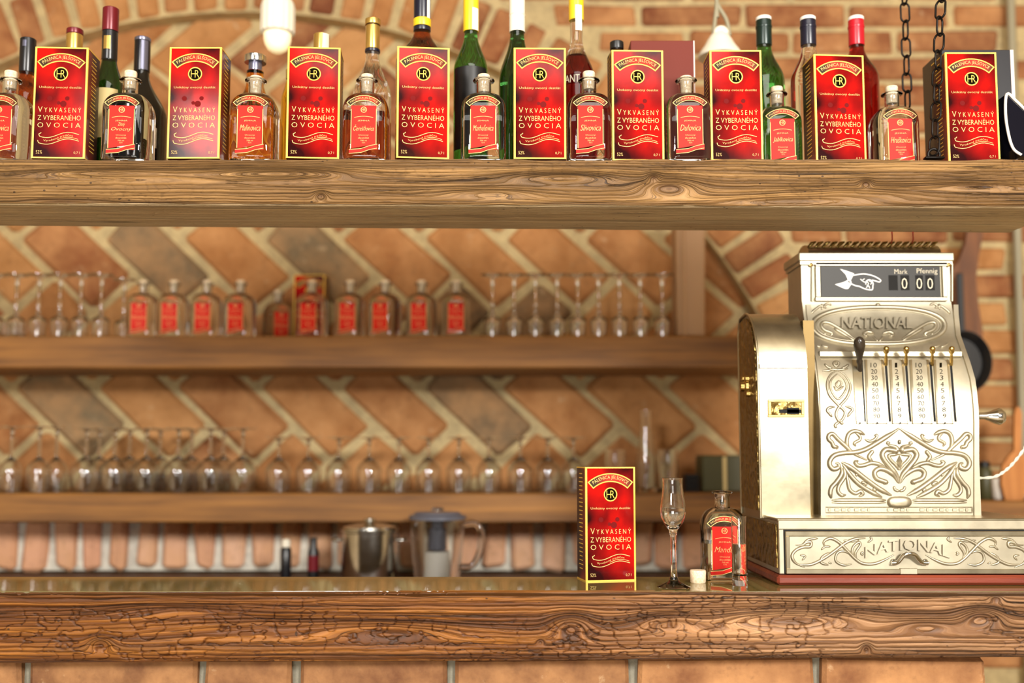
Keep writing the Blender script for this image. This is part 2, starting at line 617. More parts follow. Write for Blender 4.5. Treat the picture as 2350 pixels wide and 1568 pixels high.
MT['maroon_print'] = plain('maroon_print', (104, 12, 12), 0.6, spec=0.1)
MT['paper'] = plain('cream_paper', (232, 222, 196), 0.6)
MT['white'] = plain('white_plastic', (236, 232, 222), 0.35)
MT['navy'] = plain('navy_foil', (16, 17, 38), 0.3)
MT['black_foil'] = plain('black_foil', (16, 16, 22), 0.28)
MT['silver_foil'] = plain('silver_foil', (120, 120, 140), 0.25, 0.7)
MT['wine_foil'] = plain('dark_red_foil', (108, 18, 30), 0.3, 0.2)
MT['red_foil'] = plain('red_foil', (196, 22, 40), 0.3, 0.1)
MT['green_foil'] = plain('dark_green_foil', (16, 38, 32), 0.3, 0.2)
MT['gold_foil'] = plain('gold_foil', (206, 168, 90), 0.28, 0.8)
MT['yellow_cap'] = plain('yellow_cap', (240, 200, 36), 0.35)
MT['label_beige'] = plain('beige_label', (214, 192, 132), 0.6)
MT['iron'] = plain('black_iron', (34, 30, 28), 0.42, 0.8)
MT['steel'] = metal_mat('polished_steel', (216, 214, 208), 0.16)
MT['black'] = plain('black_plastic', (18, 18, 20), 0.35)
MT['grey_plastic'] = plain('grey_plastic', (92, 94, 106), 0.35)
MT['brown_box'] = plain('red_brown_card', (112, 48, 38), 0.6, spec=0.2)
MT['black_box'] = plain('black_card', (26, 24, 28), 0.3)
MT['pink_edge'] = plain('pale_edge', (226, 204, 196), 0.5)
MT['olive'] = plain('olive_tin', (74, 72, 42), 0.45)
MT['porcelain'] = plain('white_porcelain', (240, 234, 216), 0.2)
MT['brass'] = metal_mat('nickel_brass', (190, 181, 158), 0.44, metal=0.88)
MT['brass_plain'] = metal_mat('polished_brass_sheet', (182, 170, 142), 0.30, metal=0.95)
MT['brass_side'] = metal_mat('cast_brass_side', (158, 134, 80), 0.34, 1.0)
MT['brass_yellow'] = metal_mat('yellow_brass', (196, 166, 100), 0.25)
MT['bronze'] = metal_mat('dark_bronze', (92, 76, 48), 0.4)
MT['dark_grip'] = plain('dark_grip', (46, 38, 30), 0.25)
MT['slot'] = plain('slot_black', (6, 5, 4), 0.8)
MT['display'] = plain('display_black', (44, 42, 38), 0.4, spec=0.2)
MT['mahogany'] = wood_simple('mahogany', srgb(96, 36, 24), srgb(158, 72, 48), 3, 90, 0.35)
MT['red_wire'] = plain('red_wire', (170, 40, 30), 0.4)
MT['cord_white'] = plain('white_cord', (226, 220, 200), 0.6)
MT['pipe'] = plain('grey_pipe', (150, 142, 116), 0.5)
MT['bar_glass'] = NT('bar_top_glass').set(color=srgb(120, 106, 60), rough=0.03, ior=2.6).m
_a = NT('frosted_bulb').set(color=srgb(255, 246, 220), rough=0.3, emit=srgb(255, 226, 160), emit_s=0.7)
MT['bulb'] = _a.m
MT['plaster'] = mortar_mat('plaster', (206, 186, 150))
MT['floor'] = wood_simple('floor_boards', srgb(196, 178, 150), srgb(214, 198, 172), 2, 9)


def carton_mat(name, dark=False):
    a = NT(name)
    o = a.obj()
    n = a.noise(o, 22.0, 3, 0.5)
    sx = a.n('ShaderNodeSeparateXYZ', {0: o})
    x, z = sx.outputs[0], sx.outputs[2]
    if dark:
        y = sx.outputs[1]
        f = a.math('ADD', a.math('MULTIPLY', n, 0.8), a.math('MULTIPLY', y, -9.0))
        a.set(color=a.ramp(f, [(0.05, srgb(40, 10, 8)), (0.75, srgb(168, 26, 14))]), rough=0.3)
    else:
        # print of the carton: red field, maroon lower left and upper right corners (attribute laid out on the panel)
        f = a.n('ShaderNodeAttribute', None, attribute_name='tone').outputs['Fac']
        c = a.ramp(f, [(0.12, srgb(190, 20, 13)), (0.42, srgb(148, 16, 14)), (0.95, srgb(42, 9, 10))])
        a.set(color=c, rough=0.10, spec=0.2)
    return a.m


MT['carton'] = carton_mat('red_carton')
MT['carton_side'] = carton_mat('red_carton_side', True)
_a = NT('red_label')
_f = _a.n('ShaderNodeAttribute', None, attribute_name='tone').outputs['Fac']
_a.set(color=_a.ramp(_f, [(0.3, srgb(216, 32, 16)), (0.6, srgb(196, 26, 16)), (1.0, srgb(84, 16, 12))]), rough=0.5, spec=0.2)
MT['label_red'] = _a.m
# ================================================================== THE SETTING
YN, YR = 2.97, 2.91      # face of the bricks in the niche, face of the arch ring and wall


def struct(name, m, mat, smooth=None):
    return tag(m.build(name, mat, None, smooth), kind='structure')


struct('floor', M().box(-3.2, 3.2, -3.2, 3.3, -0.1, 0), MT['floor'])
struct('ceiling', M().box(-3.2, 3.2, 0.0, 3.3, 3.15, 3.25), MT['plaster'])
struct('wall_left', M().box(-3.3, -3.2, -3.2, 3.3, 0, 3.15), MT['plaster'])
struct('wall_right', M().box(3.2, 3.3, -3.2, 3.3, 0, 3.15), MT['plaster'])

# circle of the arch through three points of its inner edge
pa, pb, pc = P(560, 24, YR), P(1050, 117, YR), P(1690, 637, YR)


def circle3(a, b, c):
    ax, az, bx, bz, cx_, cz_ = a.x, a.z, b.x, b.z, c.x, c.z
    d = 2 * (ax * (bz - cz_) + bx * (cz_ - az) + cx_ * (az - bz))
    ux = ((ax ** 2 + az ** 2) * (bz - cz_) + (bx ** 2 + bz ** 2) * (cz_ - az) + (cx_ ** 2 + cz_ ** 2) * (az - bz)) / d
    uz = ((ax ** 2 + az ** 2) * (cx_ - bx) + (bx ** 2 + bz ** 2) * (ax - cx_) + (cx_ ** 2 + cz_ ** 2) * (bx - ax)) / d
    return ux, uz, math.hypot(ax - ux, az - uz)


AX, AZ, AR = circle3(pa, pb, pc)
RING = 0.175
# mortar bodies: wall with the arched niche cut out, and the niche's back
wm = M()
N = 96
ins, outs = [], []
X0, X1, Z0, Z1 = -3.2, 3.2, 0.0, 3.15
for i in range(N + 1):
    a = math.radians(-115 + 230 * i / N)
    dx, dz = math.sin(a), math.cos(a)
    ins.append((AX + AR * dx, AZ + AR * dz))
    ts = []
    if dx > 1e-6: ts.append((X1 - AX) / dx)
    if dx < -1e-6: ts.append((X0 - AX) / dx)
    if dz > 1e-6: ts.append((Z1 - AZ) / dz)
    if dz < -1e-6: ts.append((Z0 - AZ) / dz)
    t = min(ts)
    outs.append((AX + t * dx, AZ + t * dz))
yf, yb = YR + 0.009, YN + 0.012
vs = []
for (a, b) in zip(ins, outs):
    vs += [(a[0], yf, a[1]), (b[0], yf, b[1]), (a[0], yb, a[1]), (b[0], yb, b[1])]
fs = []
for i in range(N):
    p, q = 4 * i, 4 * i + 4
    fs += [(p, q, q + 1, p + 1), (p, p + 2, q + 2, q), (p + 2, p + 3, q + 3, q + 2)]
# corner fill
wm.add(vs, fs)
for xs in (X0, X1):
    wm.add([(xs, yf, Z1), (outs[0][0], yf, Z1), (xs, yf, Z0)], [])
wm.box(X0, X1, YN + 0.010, YN + 0.12, Z0, Z1)
wall = struct('wall_back', wm, MT['mortar'])

rnd = random.Random(11)


def brick_obj(me, mat, loc, ry=0.0, parent=wall):
    o = link('brick', me, None, parent)
    if not me.materials:
        me.materials.append(mat)
    o.material_slots[0].link = 'OBJECT'
    o.material_slots[0].material = mat
    o.location = loc
    o.rotation_euler = (0, ry, 0)
    return o


# herringbone bricks in the niche
A0 = P(403, 549, YN)
A1 = P(588, 549, YN)
W = (A1.x - A0.x) / math.sqrt(2)
KZ = 0.925
J = 0.019


def herring_mesh(vertical, k):
    r = random.Random(100 + k + 50 * vertical)
    m = M()
    la, lb = (W, 2 * W) if vertical else (2 * W, W)
    m.box(J / 2, la - J / 2, 0.0, 0.03, J / 2, lb - J / 2, 0.012, 0.006, r)
    s = 1 / math.sqrt(2)
    m.v = [((v[0] + v[2]) * s, v[1], (v[2] - v[0]) * s * KZ) for v in m.v]
    return m.mesh('brick')


HM = [[herring_mesh(v, k) for k in range(6)] for v in (0, 1)]
s2 = 1 / math.sqrt(2)
for i in range(-16, 17):
    for j in range(-16, 17):
        c = (i - j) % 4
        if c not in (0, 3):
            continue
        lx, lz = A0.x + (i + j) * W * s2, A0.z + (j - i) * W * s2 * KZ
        ccx = lx + 1.5 * W * s2
        ccz = lz + (0.5 * W * s2 * KZ if c == 3 else -0.5 * W * s2 * KZ)
        if math.hypot(ccx - AX, ccz - AZ) > AR + 0.11 or not -1.85 < ccx < 1.2 or ccz < 1.17:
            continue
        band, k = (i - j), (i + j)
        grey = (c == 0 and ((band == 0 and k in (-2, 2)) or (band == 4 and k == -4))) or rnd.random() < 0.03
        mat = MT['brick_grey'] if grey else (MT['brick_red'] if rnd.random() < 0.2 else MT['brick'])
        if band == 4 and k == -4 and c == 0:
            mat = MT['brick_grey']
        brick_obj(HM[1 if c == 3 else 0][rnd.randrange(6)], mat, (lx, YN + rnd.uniform(-0.004, 0.004), lz))

# arch ring of radial bricks
pitch = 0.083
nv = int(AR * math.radians(150) / pitch)
VM = []
for k in range(6):
    r = random.Random(300 + k)
    w0 = pitch - 0.017 + r.uniform(-0.006, 0.004)
    VM.append(M().box(-w0 / 2, w0 / 2, 0, 0.08, 0.006, RING - 0.006 + r.uniform(-0.01, 0.006), 0.008, 0.004, r).mesh('brick'))
for i in range(nv + 1):
    a = math.radians(-75) + i * pitch / AR
    x, z = AX + AR * math.sin(a), AZ + AR * math.cos(a)
    if not -1.75 < x < 1.7 or z < 0.9:
        continue
    brick_obj(VM[rnd.randrange(6)], MT['brick_red'] if rnd.random() < 0.45 else MT['brick'], (x, YR + rnd.uniform(-0.004, 0.004), z), a + rnd.uniform(-0.006, 0.006))

# running bond outside the ring
course = Zp(60, YR) - Zp(121, YR)
blen = 0.30
RM = []
zc = Zp(59, YR) + 4 * course
row = 0
RO = AR + RING + 0.012
while zc > 0.75:
    z1, z0 = zc - 0.014, zc - course
    off = (row % 2) * 0.5 * blen + rnd.uniform(-0.02, 0.02)
    x = 0.2 - blen + off
    while x < 1.62:
        a, b = x + 0.007, x + blen - 0.007
        zm = (z0 + z1) / 2
        h = RO ** 2 - (max(abs(z0 - AZ), abs(z1 - AZ)) if z0 > AZ else abs(zm - AZ)) ** 2
        h = RO ** 2 - min(abs(z0 - AZ), abs(z1 - AZ)) ** 2
        lim = AX + math.sqrt(h) if h > 0 else -9
        a = max(a, lim)
        if b - a > 0.035 and not (b > 1.62):
            m = M().box(-(b - a) / 2, (b - a) / 2, 0, 0.05, -(z1 - z0) / 2, (z1 - z0) / 2, 0.008, 0.004, rnd)
            brick_obj(m.mesh('brick'), MT['brick_red'] if rnd.random() < 0.75 else MT['brick'], ((a + b) / 2, YR + rnd.uniform(-0.004, 0.003), zm))
        x += blen
    zc -= course
    row += 1

# row of upright bricks under the lower back shelf
ledge_z = Zp(1312, 2.90)
sm_ = M().box(Xp(-200, 2.93, 1.0), Xp(1760, 2.93, 1.0), 2.925, YN + 0.01, ledge_z, Zp(1185, 2.93))
soldier = tag(sm_.build('trim_1', MT['mortar_white']), kind='structure')
x = -150.0
while x < 1740:
    w = rnd.uniform(42, 50)
    xa, xb = Xp(x, 2.90, 1.05), Xp(x + w, 2.90, 1.05)
    hz = Zp(1192, 2.90) - ledge_z
    m = M().box(-(xb - xa) / 2, (xb - xa) / 2, 0, 0.05, rnd.uniform(0.002, 0.014), hz, 0.010, 0.006, rnd)
    o = brick_obj(m.mesh('brick'), MT['brick_pale'], ((xa + xb) / 2, 2.90 + rnd.uniform(-0.004, 0.004), ledge_z), rnd.uniform(-0.05, 0.05), soldier)
    x += w + rnd.uniform(14, 24)

# grey conduit at the right edge of the wall
pm = M()
pm.tube([(Xp(2332, YR - 0.03, 2.4), YR - 0.03, 3.1), (Xp(2338, YR - 0.03, 1.3), YR - 0.03, 0.4)], 0.012, 12)
struct('trim_2', pm, MT['pipe'], 40)

# ================================================================== TIMBERS


def timber(name, xs, corners, mat, knots, amp, seed, nx, nn, wear=0.004, gouge=1.0):
    """corners: 4 functions x-> (y,z): front top, front bottom, back bottom, back top"""
    x = np.linspace(xs[0], xs[1], nx)
    loops, S = [], []
    per = []
    for e in range(4):
        n = nn[e]
        for k in range(n):
            per.append((e, k / n))
    m = len(per)
    A = np.array([[c(x[0]) for c in corners], [c(x[-1]) for c in corners]])
    t = (x - x[0]) / (x[-1] - x[0])
    C = A[0][None] * (1 - t)[:, None, None] + A[1][None] * t[:, None, None]     # nx,4,2
    ee = np.array([p[0] for p in per])
    kk = np.array([p[1] for p in per])
    pts = C[:, ee] * (1 - kk)[None, :, None] + C[:, (ee + 1) % 4] * kk[None, :, None]
    nrm = np.array([(-1, 0), (0, -1), (1, 0), (0, 1)], float)
    nv_ = nrm[ee]
    cm = pts.mean(1, keepdims=True)
    ln = np.linalg.norm(A[0] - np.roll(A[0], -1, 0), axis=1)
    base = np.concatenate([[0], np.cumsum(ln)])
    s = base[ee] + kk * ln[ee]
    XX, SS = np.meshgrid(x, s, indexing='ij')
    g = SS + 0.007 * (fbm(XX * 1.6, SS * 7, 3, seed) - 0.5) + 0.0022 * (fbm(XX * 7, SS * 24, 3, seed + 9) - 0.5)
    kd = np.zeros_like(g)
    for (kx, ks, rx, rs, a, dark) in knots:
        d = ((XX - kx) / rx) ** 2 + ((SS - ks) / rs) ** 2
        g = g + a * np.exp(-d)
        kd = np.maximum(kd, dark * np.exp(-d * 2.2))
    # relief: hard grain lines stand proud, soft wood is worn away
    rel = (fbm(g * 130, XX * 1.6, 3, seed + 3) - 0.5) + 0.6 * (fbm(g * 46, XX * 1.0, 2, seed + 4) - 0.5)
    rough = np.clip(fbm(XX * 5, SS * 18, 3, seed + 6) - 0.45, 0, 1) * 2.2
    squig = np.abs(fbm(XX * 55, SS * 95, 2, seed + 5) - 0.5)
    goug = -np.clip(rough * 2.5, 0, 1) * np.exp(-(squig / 0.028) ** 2) * gouge * 0.35
    rl = np.clip(0.5 + 1.1 * rel + 1.3 * goug, 0, 1)  # drives the colour: grooves painted darker as dirt and as groove shade
    rel = rel * amp + amp * goug
    edge = np.zeros(m)
    for e in range(4):
        edge = np.maximum(edge, np.exp(-np.abs(s - base[e]) / 0.004))
    edge = np.maximum(edge, np.exp(-np.abs(s - base[4]) / 0.004))
    inward = edge[None, :] * wear * (0.35 + 1.0 * fbm(XX * 14, SS * 3, 3, seed + 8))
    dirc = cm - pts
    dirc = dirc / (np.linalg.norm(dirc, axis=2, keepdims=True) + 1e-9)
    sgn = np.sign(dirc)
    pts = pts + nv_[None] * rel[..., None] + sgn * inward[..., None]
    v = np.concatenate([XX[..., None], pts], 2).reshape(-1, 3)
    i, j = np.meshgrid(np.arange(nx - 1), np.arange(m), indexing='ij')
    j2 = (j + 1) % m
    f = np.stack([i * m + j, (i + 1) * m + j, (i + 1) * m + j2, i * m + j2], -1).reshape(-1, 4)
    faces = [tuple(int(q) for q in r) for r in f] + [tuple(range(m))[::-1], tuple((nx - 1) * m + q for q in range(m))]
    me = bpy.data.meshes.new(name)
    me.from_pydata([tuple(p) for p in v], [], faces)
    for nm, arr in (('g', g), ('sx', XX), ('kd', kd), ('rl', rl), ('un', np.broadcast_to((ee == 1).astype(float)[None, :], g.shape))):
        at = me.attributes.new(nm, 'FLOAT', 'POINT')
        at.data.foreach_set('value', arr.astype(np.float32).ravel())
    bm = bmesh.new()
    bm.from_mesh(me)
    bmesh.ops.recalc_face_normals(bm, faces=bm.faces)
    bm.to_mesh(me)
    bm.free()
    me.polygons.foreach_set('use_smooth', [True] * len(me.polygons))
    me.set_sharp_from_angle(angle=math.radians(60))
    return link(name, me, mat)


YS = 1.66                       # front of the hanging shelf
ZS = Zp(361, YS)                # its top
zbl, zbr = Zp(469, YS), Zp(478, YS)
ybl = YS * (zbl - CZ) / (Zp(519, YS) - CZ)
ybr = YS * (zbr - CZ) / (Zp(537, YS) - CZ)
xl, xr = -1.05, Xp(2311, ybr, zbr)
kxs = lambda px: Xp(px, YS, ZS)
ks = lambda py: ZS - Zp(py, YS)
top_knots = [
    (kxs(238), ks(396), 0.10, 0.007, 0.022, 0), (kxs(650), ks(397), 0.085, 0.008, 0.028, 0), (kxs(520), ks(396), 0.16, 0.012, 0.018, 0),
    (kxs(738), ks(447), 0.010, 0.007, 0.02, 1.0), (kxs(1500), ks(405), 0.010, 0.007, 0.02, 1.0), (kxs(1535), ks(425), 0.045, 0.014, 0.03, 0.8),
    (kxs(1290), ks(404), 0.09, 0.010, 0.022, 0.1), (kxs(1985), ks(417), 0.010, 0.006, 0.018, 1.0), (kxs(2240), ks(422), 0.09, 0.006, 0.012, 0.45),
    (kxs(1120), ks(440), 0.08, 0.008, 0.012, 0), (kxs(150), ks(460), 0.07, 0.006, 0.008, 0.5), (kxs(600), 0.100, 0.12, 0.004, 0.01, 0.5),
    (kxs(1800), ks(455), 0.10, 0.007, 0.012, 0), (kxs(1950), ks(440), 0.14, 0.012, 0.014, 0)]
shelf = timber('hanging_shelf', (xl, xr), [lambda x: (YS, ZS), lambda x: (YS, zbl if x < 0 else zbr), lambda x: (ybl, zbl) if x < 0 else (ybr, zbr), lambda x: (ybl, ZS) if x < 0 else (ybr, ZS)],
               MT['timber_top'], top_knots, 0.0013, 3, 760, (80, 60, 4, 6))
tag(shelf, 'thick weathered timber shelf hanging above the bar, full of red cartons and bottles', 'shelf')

YB = 1.60
ZC = Zp(1358, 1.612)            # top of the glass on the bar
ZBT = ZC - 0.0008
bar = thing('bar_counter', 'bar counter with a gnarled old timber front, a glossy glass top and brick base', 'counter', (0, 1.7, 0))
bx0, bx1 = -0.98, 1.12
bxs = lambda px: Xp(px, YB, ZC)
bs = lambda py: ZC - Zp(py, YB)
bar_knots = [
    (bxs(235), bs(1478), 0.018, 0.012, 0.022, 0.6), (bxs(1310), bs(1440), 0.03, 0.02, 0.03, 0.5), (bxs(1810), bs(1424), 0.115, 0.016, 0.04, 0.0),
    (bxs(2250), bs(1420), 0.032, 0.017, 0.035, 0.55), (bxs(2285), bs(1372), 0.010, 0.009, 0.02, 0.9), (bxs(1985), bs(1498), 0.008, 0.009, 0.018, 0.8),
    (bxs(2130), bs(1440), 0.06, 0.014, 0.02, 0.2), (bxs(1240), bs(1478), 0.006, 0.005, 0.01, 1.0), (bxs(600), bs(1435), 0.16, 0.02, 0.016, 0.2),
    (bxs(900), bs(1450), 0.10, 0.016, 0.02, 0.15), (bxs(1530), bs(1430), 0.05, 0.016, 0.02, 0.25), (bxs(420), bs(1400), 0.1, 0.01, 0.012, 0.2)]
zlo, zro = Zp(1527, YB), Zp(1509, YB)
beam = timber('timber_front', (bx0, bx1), [lambda x: (YB, ZBT), lambda x: (YB, zlo if x < 0 else zro), lambda x: (YB + 0.07, zlo if x < 0 else zro), lambda x: (YB + 0.07, ZBT)],
              MT['timber_bar'], bar_knots, 0.0030, 21, 1300, (130, 10, 4, 14), 0.006, 2.6)
beam.parent = bar
beam.matrix_parent_inverse = Matrix.Translation(-Vector(bar.location))
xreg = Xp(1742, 1.85, ZC)
gx = xreg + 0.004
gp = [(bx0, 1.616), (bx1, 1.616), (bx1, 2.06), (gx, 2.06), (gx, 1.803), (bx0, 1.803)]
gt = M().add([(a, b, ZC - 0.010) for a, b in gp] + [(a, b, ZC) for a, b in gp], [(5, 4, 3, 2, 1, 0), (6, 7, 8, 9, 10, 11)] + [(i, (i + 1) % 6, (i + 1) % 6 + 6, i + 6) for i in range(6)])
gt.build('glass_top', MT['bar_glass'], bar, None, True)
xcore = Xp(2262, 1.66, ZC - 0.2)
cm_ = M().box(bx0, xcore, 1.67, 1.80, 0.0, ZC - 0.0105)
cm_.box(xreg + 0.004, xcore, 1.80, 2.05, 0.7, ZC - 0.0105)
cm_.build('masonry_core', MT['mortar_grey'], bar, None, True)
ztop = min(zlo, zro) - 0.001
for rw, zt in enumerate((zro - 0.004, zro - 0.100)):
    edges = [-250, 66, 463, 680, 1035, 1452, 1873, 2268] if rw == 0 else [-250, 230, 560, 860, 1250, 1660, 2060, 2268]
    for a, b in zip(edges[:-1], edges[1:]):
        xa, xb = Xp(a + 11, 1.66, zt), Xp(b - 11, 1.66, zt)
        m = M().box(-(xb - xa) / 2, (xb - xa) / 2, -0.003, 0.03, -0.04, 0.04, 0.006, 0.003, rnd)
        o = brick_obj(m.mesh('brick'), MT['brick_dark'], ((xa + xb) / 2, 1.655 - 1.7, zt - 0.045), 0, bar)

# ================================================================== BACK SHELVES, POST, BACK COUNTER
Y2 = 2.68
sh1 = M().box(-1.75, Xp(1748, Y2, 1.6), Y2, 2.964, Zp(845, Y2), Zp(771, Y2), 0.004)
z_s1 = Zp(771, Y2)
tag(sh1.build('back_shelf', MT['shelf_wood']), 'upper plank shelf on the brick wall carrying small bottles and liqueur glasses', 'shelf', 'plank shelves on the brick wall')
sh2 = M().box(-1.75, Xp(1800, Y2, 1.2), Y2, 2.964, Zp(1200, Y2), Zp(1133, Y2), 0.004)
z_s2 = Zp(1133, Y2)
tag(sh2.build('back_shelf', MT['shelf_wood']), 'lower plank shelf on the brick wall carrying upturned wine glasses', 'shelf', 'plank shelves on the brick wall')
sh3 = M().box(Xp(1850, Y2, 1.2), Xp(2480, Y2, 1.2), Y2, YR - 0.004, Zp(1200, Y2), Zp(1150, Y2), 0.004)
z_s3 = Zp(1150, Y2)
tag(sh3.build('side_shelf', MT['shelf_wood']), 'short plank shelf behind the cash register holding a wooden spoon', 'shelf')
post = M().box(Xp(1554, 2.72, 1.7), Xp(1620, 2.72, 1.7), 2.72, 2.79, z_s1, Zp(470, 2.72), 0.005, 0.004)
post.box(Xp(1566, 2.716, 1.7), Xp(1574, 2.716, 1.7), 2.712, 2.73, z_s1, Zp(480, 2.72), 0.002)
tag(post.build('wooden_post', MT['post_wood']), 'pale rough wooden post standing on the upper back shelf', 'post')
z_bc = Zp(1330, 2.75)
bc = M().box(-1.75, Xp(1790, 2.45, 1.0), 2.45, 2.895, z_bc - 0.05, z_bc, 0.004)
bc.box(-1.75, Xp(1790, 2.45, 1.0), 2.49, 2.89, 0, z_bc - 0.05)
tag(bc.build('back_counter', MT['dark_wood']), 'dark back counter under the shelves with a steel pot and a glass jug', 'counter')
# ================================================================== CARTONS
CW, CD, CH = 0.0852, 0.056, 0.1868


def carton(name, label, loc, rz, group, d=CD):
    t = thing(name, label, 'box', loc, rz, group)
    hw = CW / 2
    # body: front field and the other faces
    M().box(-hw, hw, 0.0006, d, 0, CH, 0.0006).build('carton_sides', MT['carton_side'], t)
    fp = panel_grid(-hw + 0.0002, hw - 0.0002, 0.0002, CH - 0.0002, 0.0, 14, 30).build('front_panel', MT['carton'], t, None, False, False)
    tone(fp.data, lambda x, z: 0.22 + np.maximum(0.60 - 11 * x - 6 * z, -1.16 + 14 * x + 8 * z) * 1.0 + 0.9 * (fbm(x * 38 + 5, z * 30 + 3, 3, 4) - 0.5) + 0.35 * np.exp(-((z - 0.105) / 0.018) ** 2) * (x < 0.0))
    g = M()
    y0, y1, w = -0.0004, 0.0004, 0.0029
    g.box(-hw, -hw + w, y0, y1, 0, CH).box(hw - w, hw, y0, y1, 0, CH)
    g.box(-hw + w, hw - w, y0, y1, 0, w * 0.8).box(-hw + w, hw - w, y0, y1, CH - w * 0.8, CH)
    for sx in (-1, 1):
        g.box(sx * hw - 0.0004, sx * hw + 0.0004, 0.0008, 0.002, 0, CH)
        g.box(sx * hw - 0.0004, sx * hw + 0.0004, 0.002, d, CH - 0.002, CH)
        g.box(sx * hw - 0.0004, sx * hw + 0.0004, 0.002, d, 0, 0.002)
    g.build('gold_border', MT['gold'], t)
    # arched banner
    yb = -0.0006
    R0, R1, A = 0.0455, 0.0565, math.radians(41)
    zc = CH - 0.0120 - R1
    b = M()
    arc_band(b, 0, zc, R0 - 0.001, R1 + 0.001, -A * 0.97, A * 0.97, yb + 0.0003)
    bo = b.build('banner', MT['banner'], t)
    tone(bo.data, lambda x, z: np.abs(24 * x - 0.15))
    b = M()
    arc_band(b, 0, zc, R1, R1 + 0.0017, -A, A, yb)
    arc_band(b, 0, zc, R0 - 0.0017, R0, -A, A, yb)
    for sgn in (-1, 1):
        arc_band(b, 0, zc, R0 - 0.0017, R1 + 0.0017, sgn * A - 0.017, sgn * A + 0.017, yb, 1)
    b.build('banner_outline', MT['gold'], t)
    # round emblem
    ez, er = CH - 0.0452, 0.0098
    e = M()
    arc_band(e, 0, ez, 0.0, er, -PI, PI, yb + 0.0003, 32)
    e.build('emblem', MT['black_print'], t)
    e = M()
    arc_band(e, 0, ez, er, er + 0.0017, -PI, PI, yb, 32)
    put_text(e, 'H', -0.0068, 0.0008, ez - 0.0062, ez + 0.0062, yb - 0.0001)
    put_text(e, 'R', -0.0002, 0.0068, ez - 0.0062, ez + 0.0062, yb - 0.0002)
    e.build('emblem_letters', MT['gold'], t)
    # lettering
    k = M()
    put_arc_text(k, 'PÁLENICA JELŠOVCE', 0, zc, R0 + 0.0018, R1 - 0.0006, -A * 0.87, A * 0.87, yb)
    put_text(k, 'Unikátny ovocný destilát', -0.034, 0.034, CH - 0.0708, CH - 0.0660, yb)
    put_text(k, 'V', -0.0345, -0.0275, CH - 0.1100, CH - 0.1005, yb)
    put_text(k, 'Y K V A S E N Ý', -0.0245, 0.0345, CH - 0.1100, CH - 0.1000, yb)
    put_text(k, 'Z VYBERANÉHO', -0.0345, 0.0345, CH - 0.1232, CH - 0.1128, yb)
    put_text(k, 'O V O C I A', -0.0345, 0.0345, CH - 0.1355, CH - 0.1272, yb)
    put_text(k, '52%', -0.0352, -0.0255, 0.0075, 0.0130, yb)
    put_text(k, '0,7 l', 0.0250, 0.0345, 0.0072, 0.0118, yb)
    # ribbon
    wave = lambda u: 0.0036 * math.sin(u * 2 * PI - PI * 0.9) + 0.0040 * u
    for zz, (ua, ub) in ((0.0372, (0.0, 1.0)), (0.0262, (-0.02, 1.0))):
        strip(k, [(-0.0300 + 0.0625 * u, zz + wave(u)) for u in np.linspace(ua, ub, 22)], 0.0009, yb)
    strip(k, [(-0.0300 + 0.0625 * u, 0.0290 + wave(u)) for u in np.linspace(0.45, 0.98, 12)], 0.0006, yb)
    strip(k, spline([(-0.0300, 0.0372 + wave(0)), (-0.0315, 0.0400), (-0.0290, 0.0415), (-0.0280, 0.0430)]), 0.0010, yb)
    strip(k, spline([(-0.0312, 0.0262 + wave(-0.02)), (-0.0325, 0.0275), (-0.0330, 0.0300)]), 0.0009, yb)
    v, f = text2d('Vyrobené tradične')
    k.add([(-0.0240 + 0.047 * p[0], yb, 0.0298 + 0.0044 * p[1] + wave(0.1 + 0.75 * p[0])) for p in v], f)
    k.build('lettering', MT['gold_text'], t, None, False, False)
    # dark cherries printed in the middle
    c = M()
    for cx, cz_, r in ((-0.0165, CH - 0.0865, 0.0042), (0.0115, CH - 0.0862, 0.0036), (0.0055, CH - 0.0955, 0.0052), (-0.002, CH - 0.094, 0.003)):
        arc_band(c, cx, cz_, 0.0, r, -PI, PI, -0.0002, 14)
    c.build('cherry_print', MT['maroon_print'], t)
    # rows of small print on both flanks
    for sx in (-1, 1):
        q = M()
        for i in range(24):
            zz = CH - 0.012 - i * 0.0068
            L = 0.018 + 0.010 * ((i * 7) % 5) / 5
            vs = [(sx * (hw + 0.0005), d / 2 - L / 2, zz), (sx * (hw + 0.0005), d / 2 + L / 2, zz), (sx * (hw + 0.0005), d / 2 + L / 2, zz + 0.0016), (sx * (hw + 0.0005), d / 2 - L / 2, zz + 0.0016)]
            q.add(vs, [(0, 1, 2, 3)])
        q.build('side_print', MT['gold'], t, None, False, False)
    return t


def front_at(px, Y, z):
    return (Xp(px, Y, z + 0.09), Y, z)


gc = 'red distillery cartons on the hanging shelf'
specs = [(137.5, 1.667, 3, 'red distillery carton farthest left on the hanging shelf, before a gold-capped bottle'),
         (446, 1.667, 0, 'red carton on the hanging shelf with a bright window reflection across its lettering'),
         (719, 1.667, 4, 'red carton on the hanging shelf standing below the frosted lamp, third from the left'),
         (971, 1.667, 6, 'red carton on the hanging shelf in front of the navy and yellow banded bottle'),
         (1239, 1.670, 1, 'red carton on the hanging shelf in front of the white-capped green bottle'),
         (1464, 1.680, 2, 'red carton on the hanging shelf in front of the big red-brown box'),
         (1690, 1.680, 0, 'red carton on the hanging shelf beneath the white porcelain lamp shade'),
         (1928, 1.700, 4, 'red carton on the hanging shelf between the black-capped and red-capped bottles'),
         (2232, 1.690, 0, 'red carton on the hanging shelf farthest right, in front of the black box')]
proto = None
for px, Y, rz, lab in specs:
    loc = front_at(px, Y, ZS)
    if proto is None:
        proto = carton('carton', lab, loc, math.radians(rz), gc)
    else:
        dup(proto, loc, math.radians(rz), lab)
lc = P(1401, 1336, 1.0)
Yc = 1.0
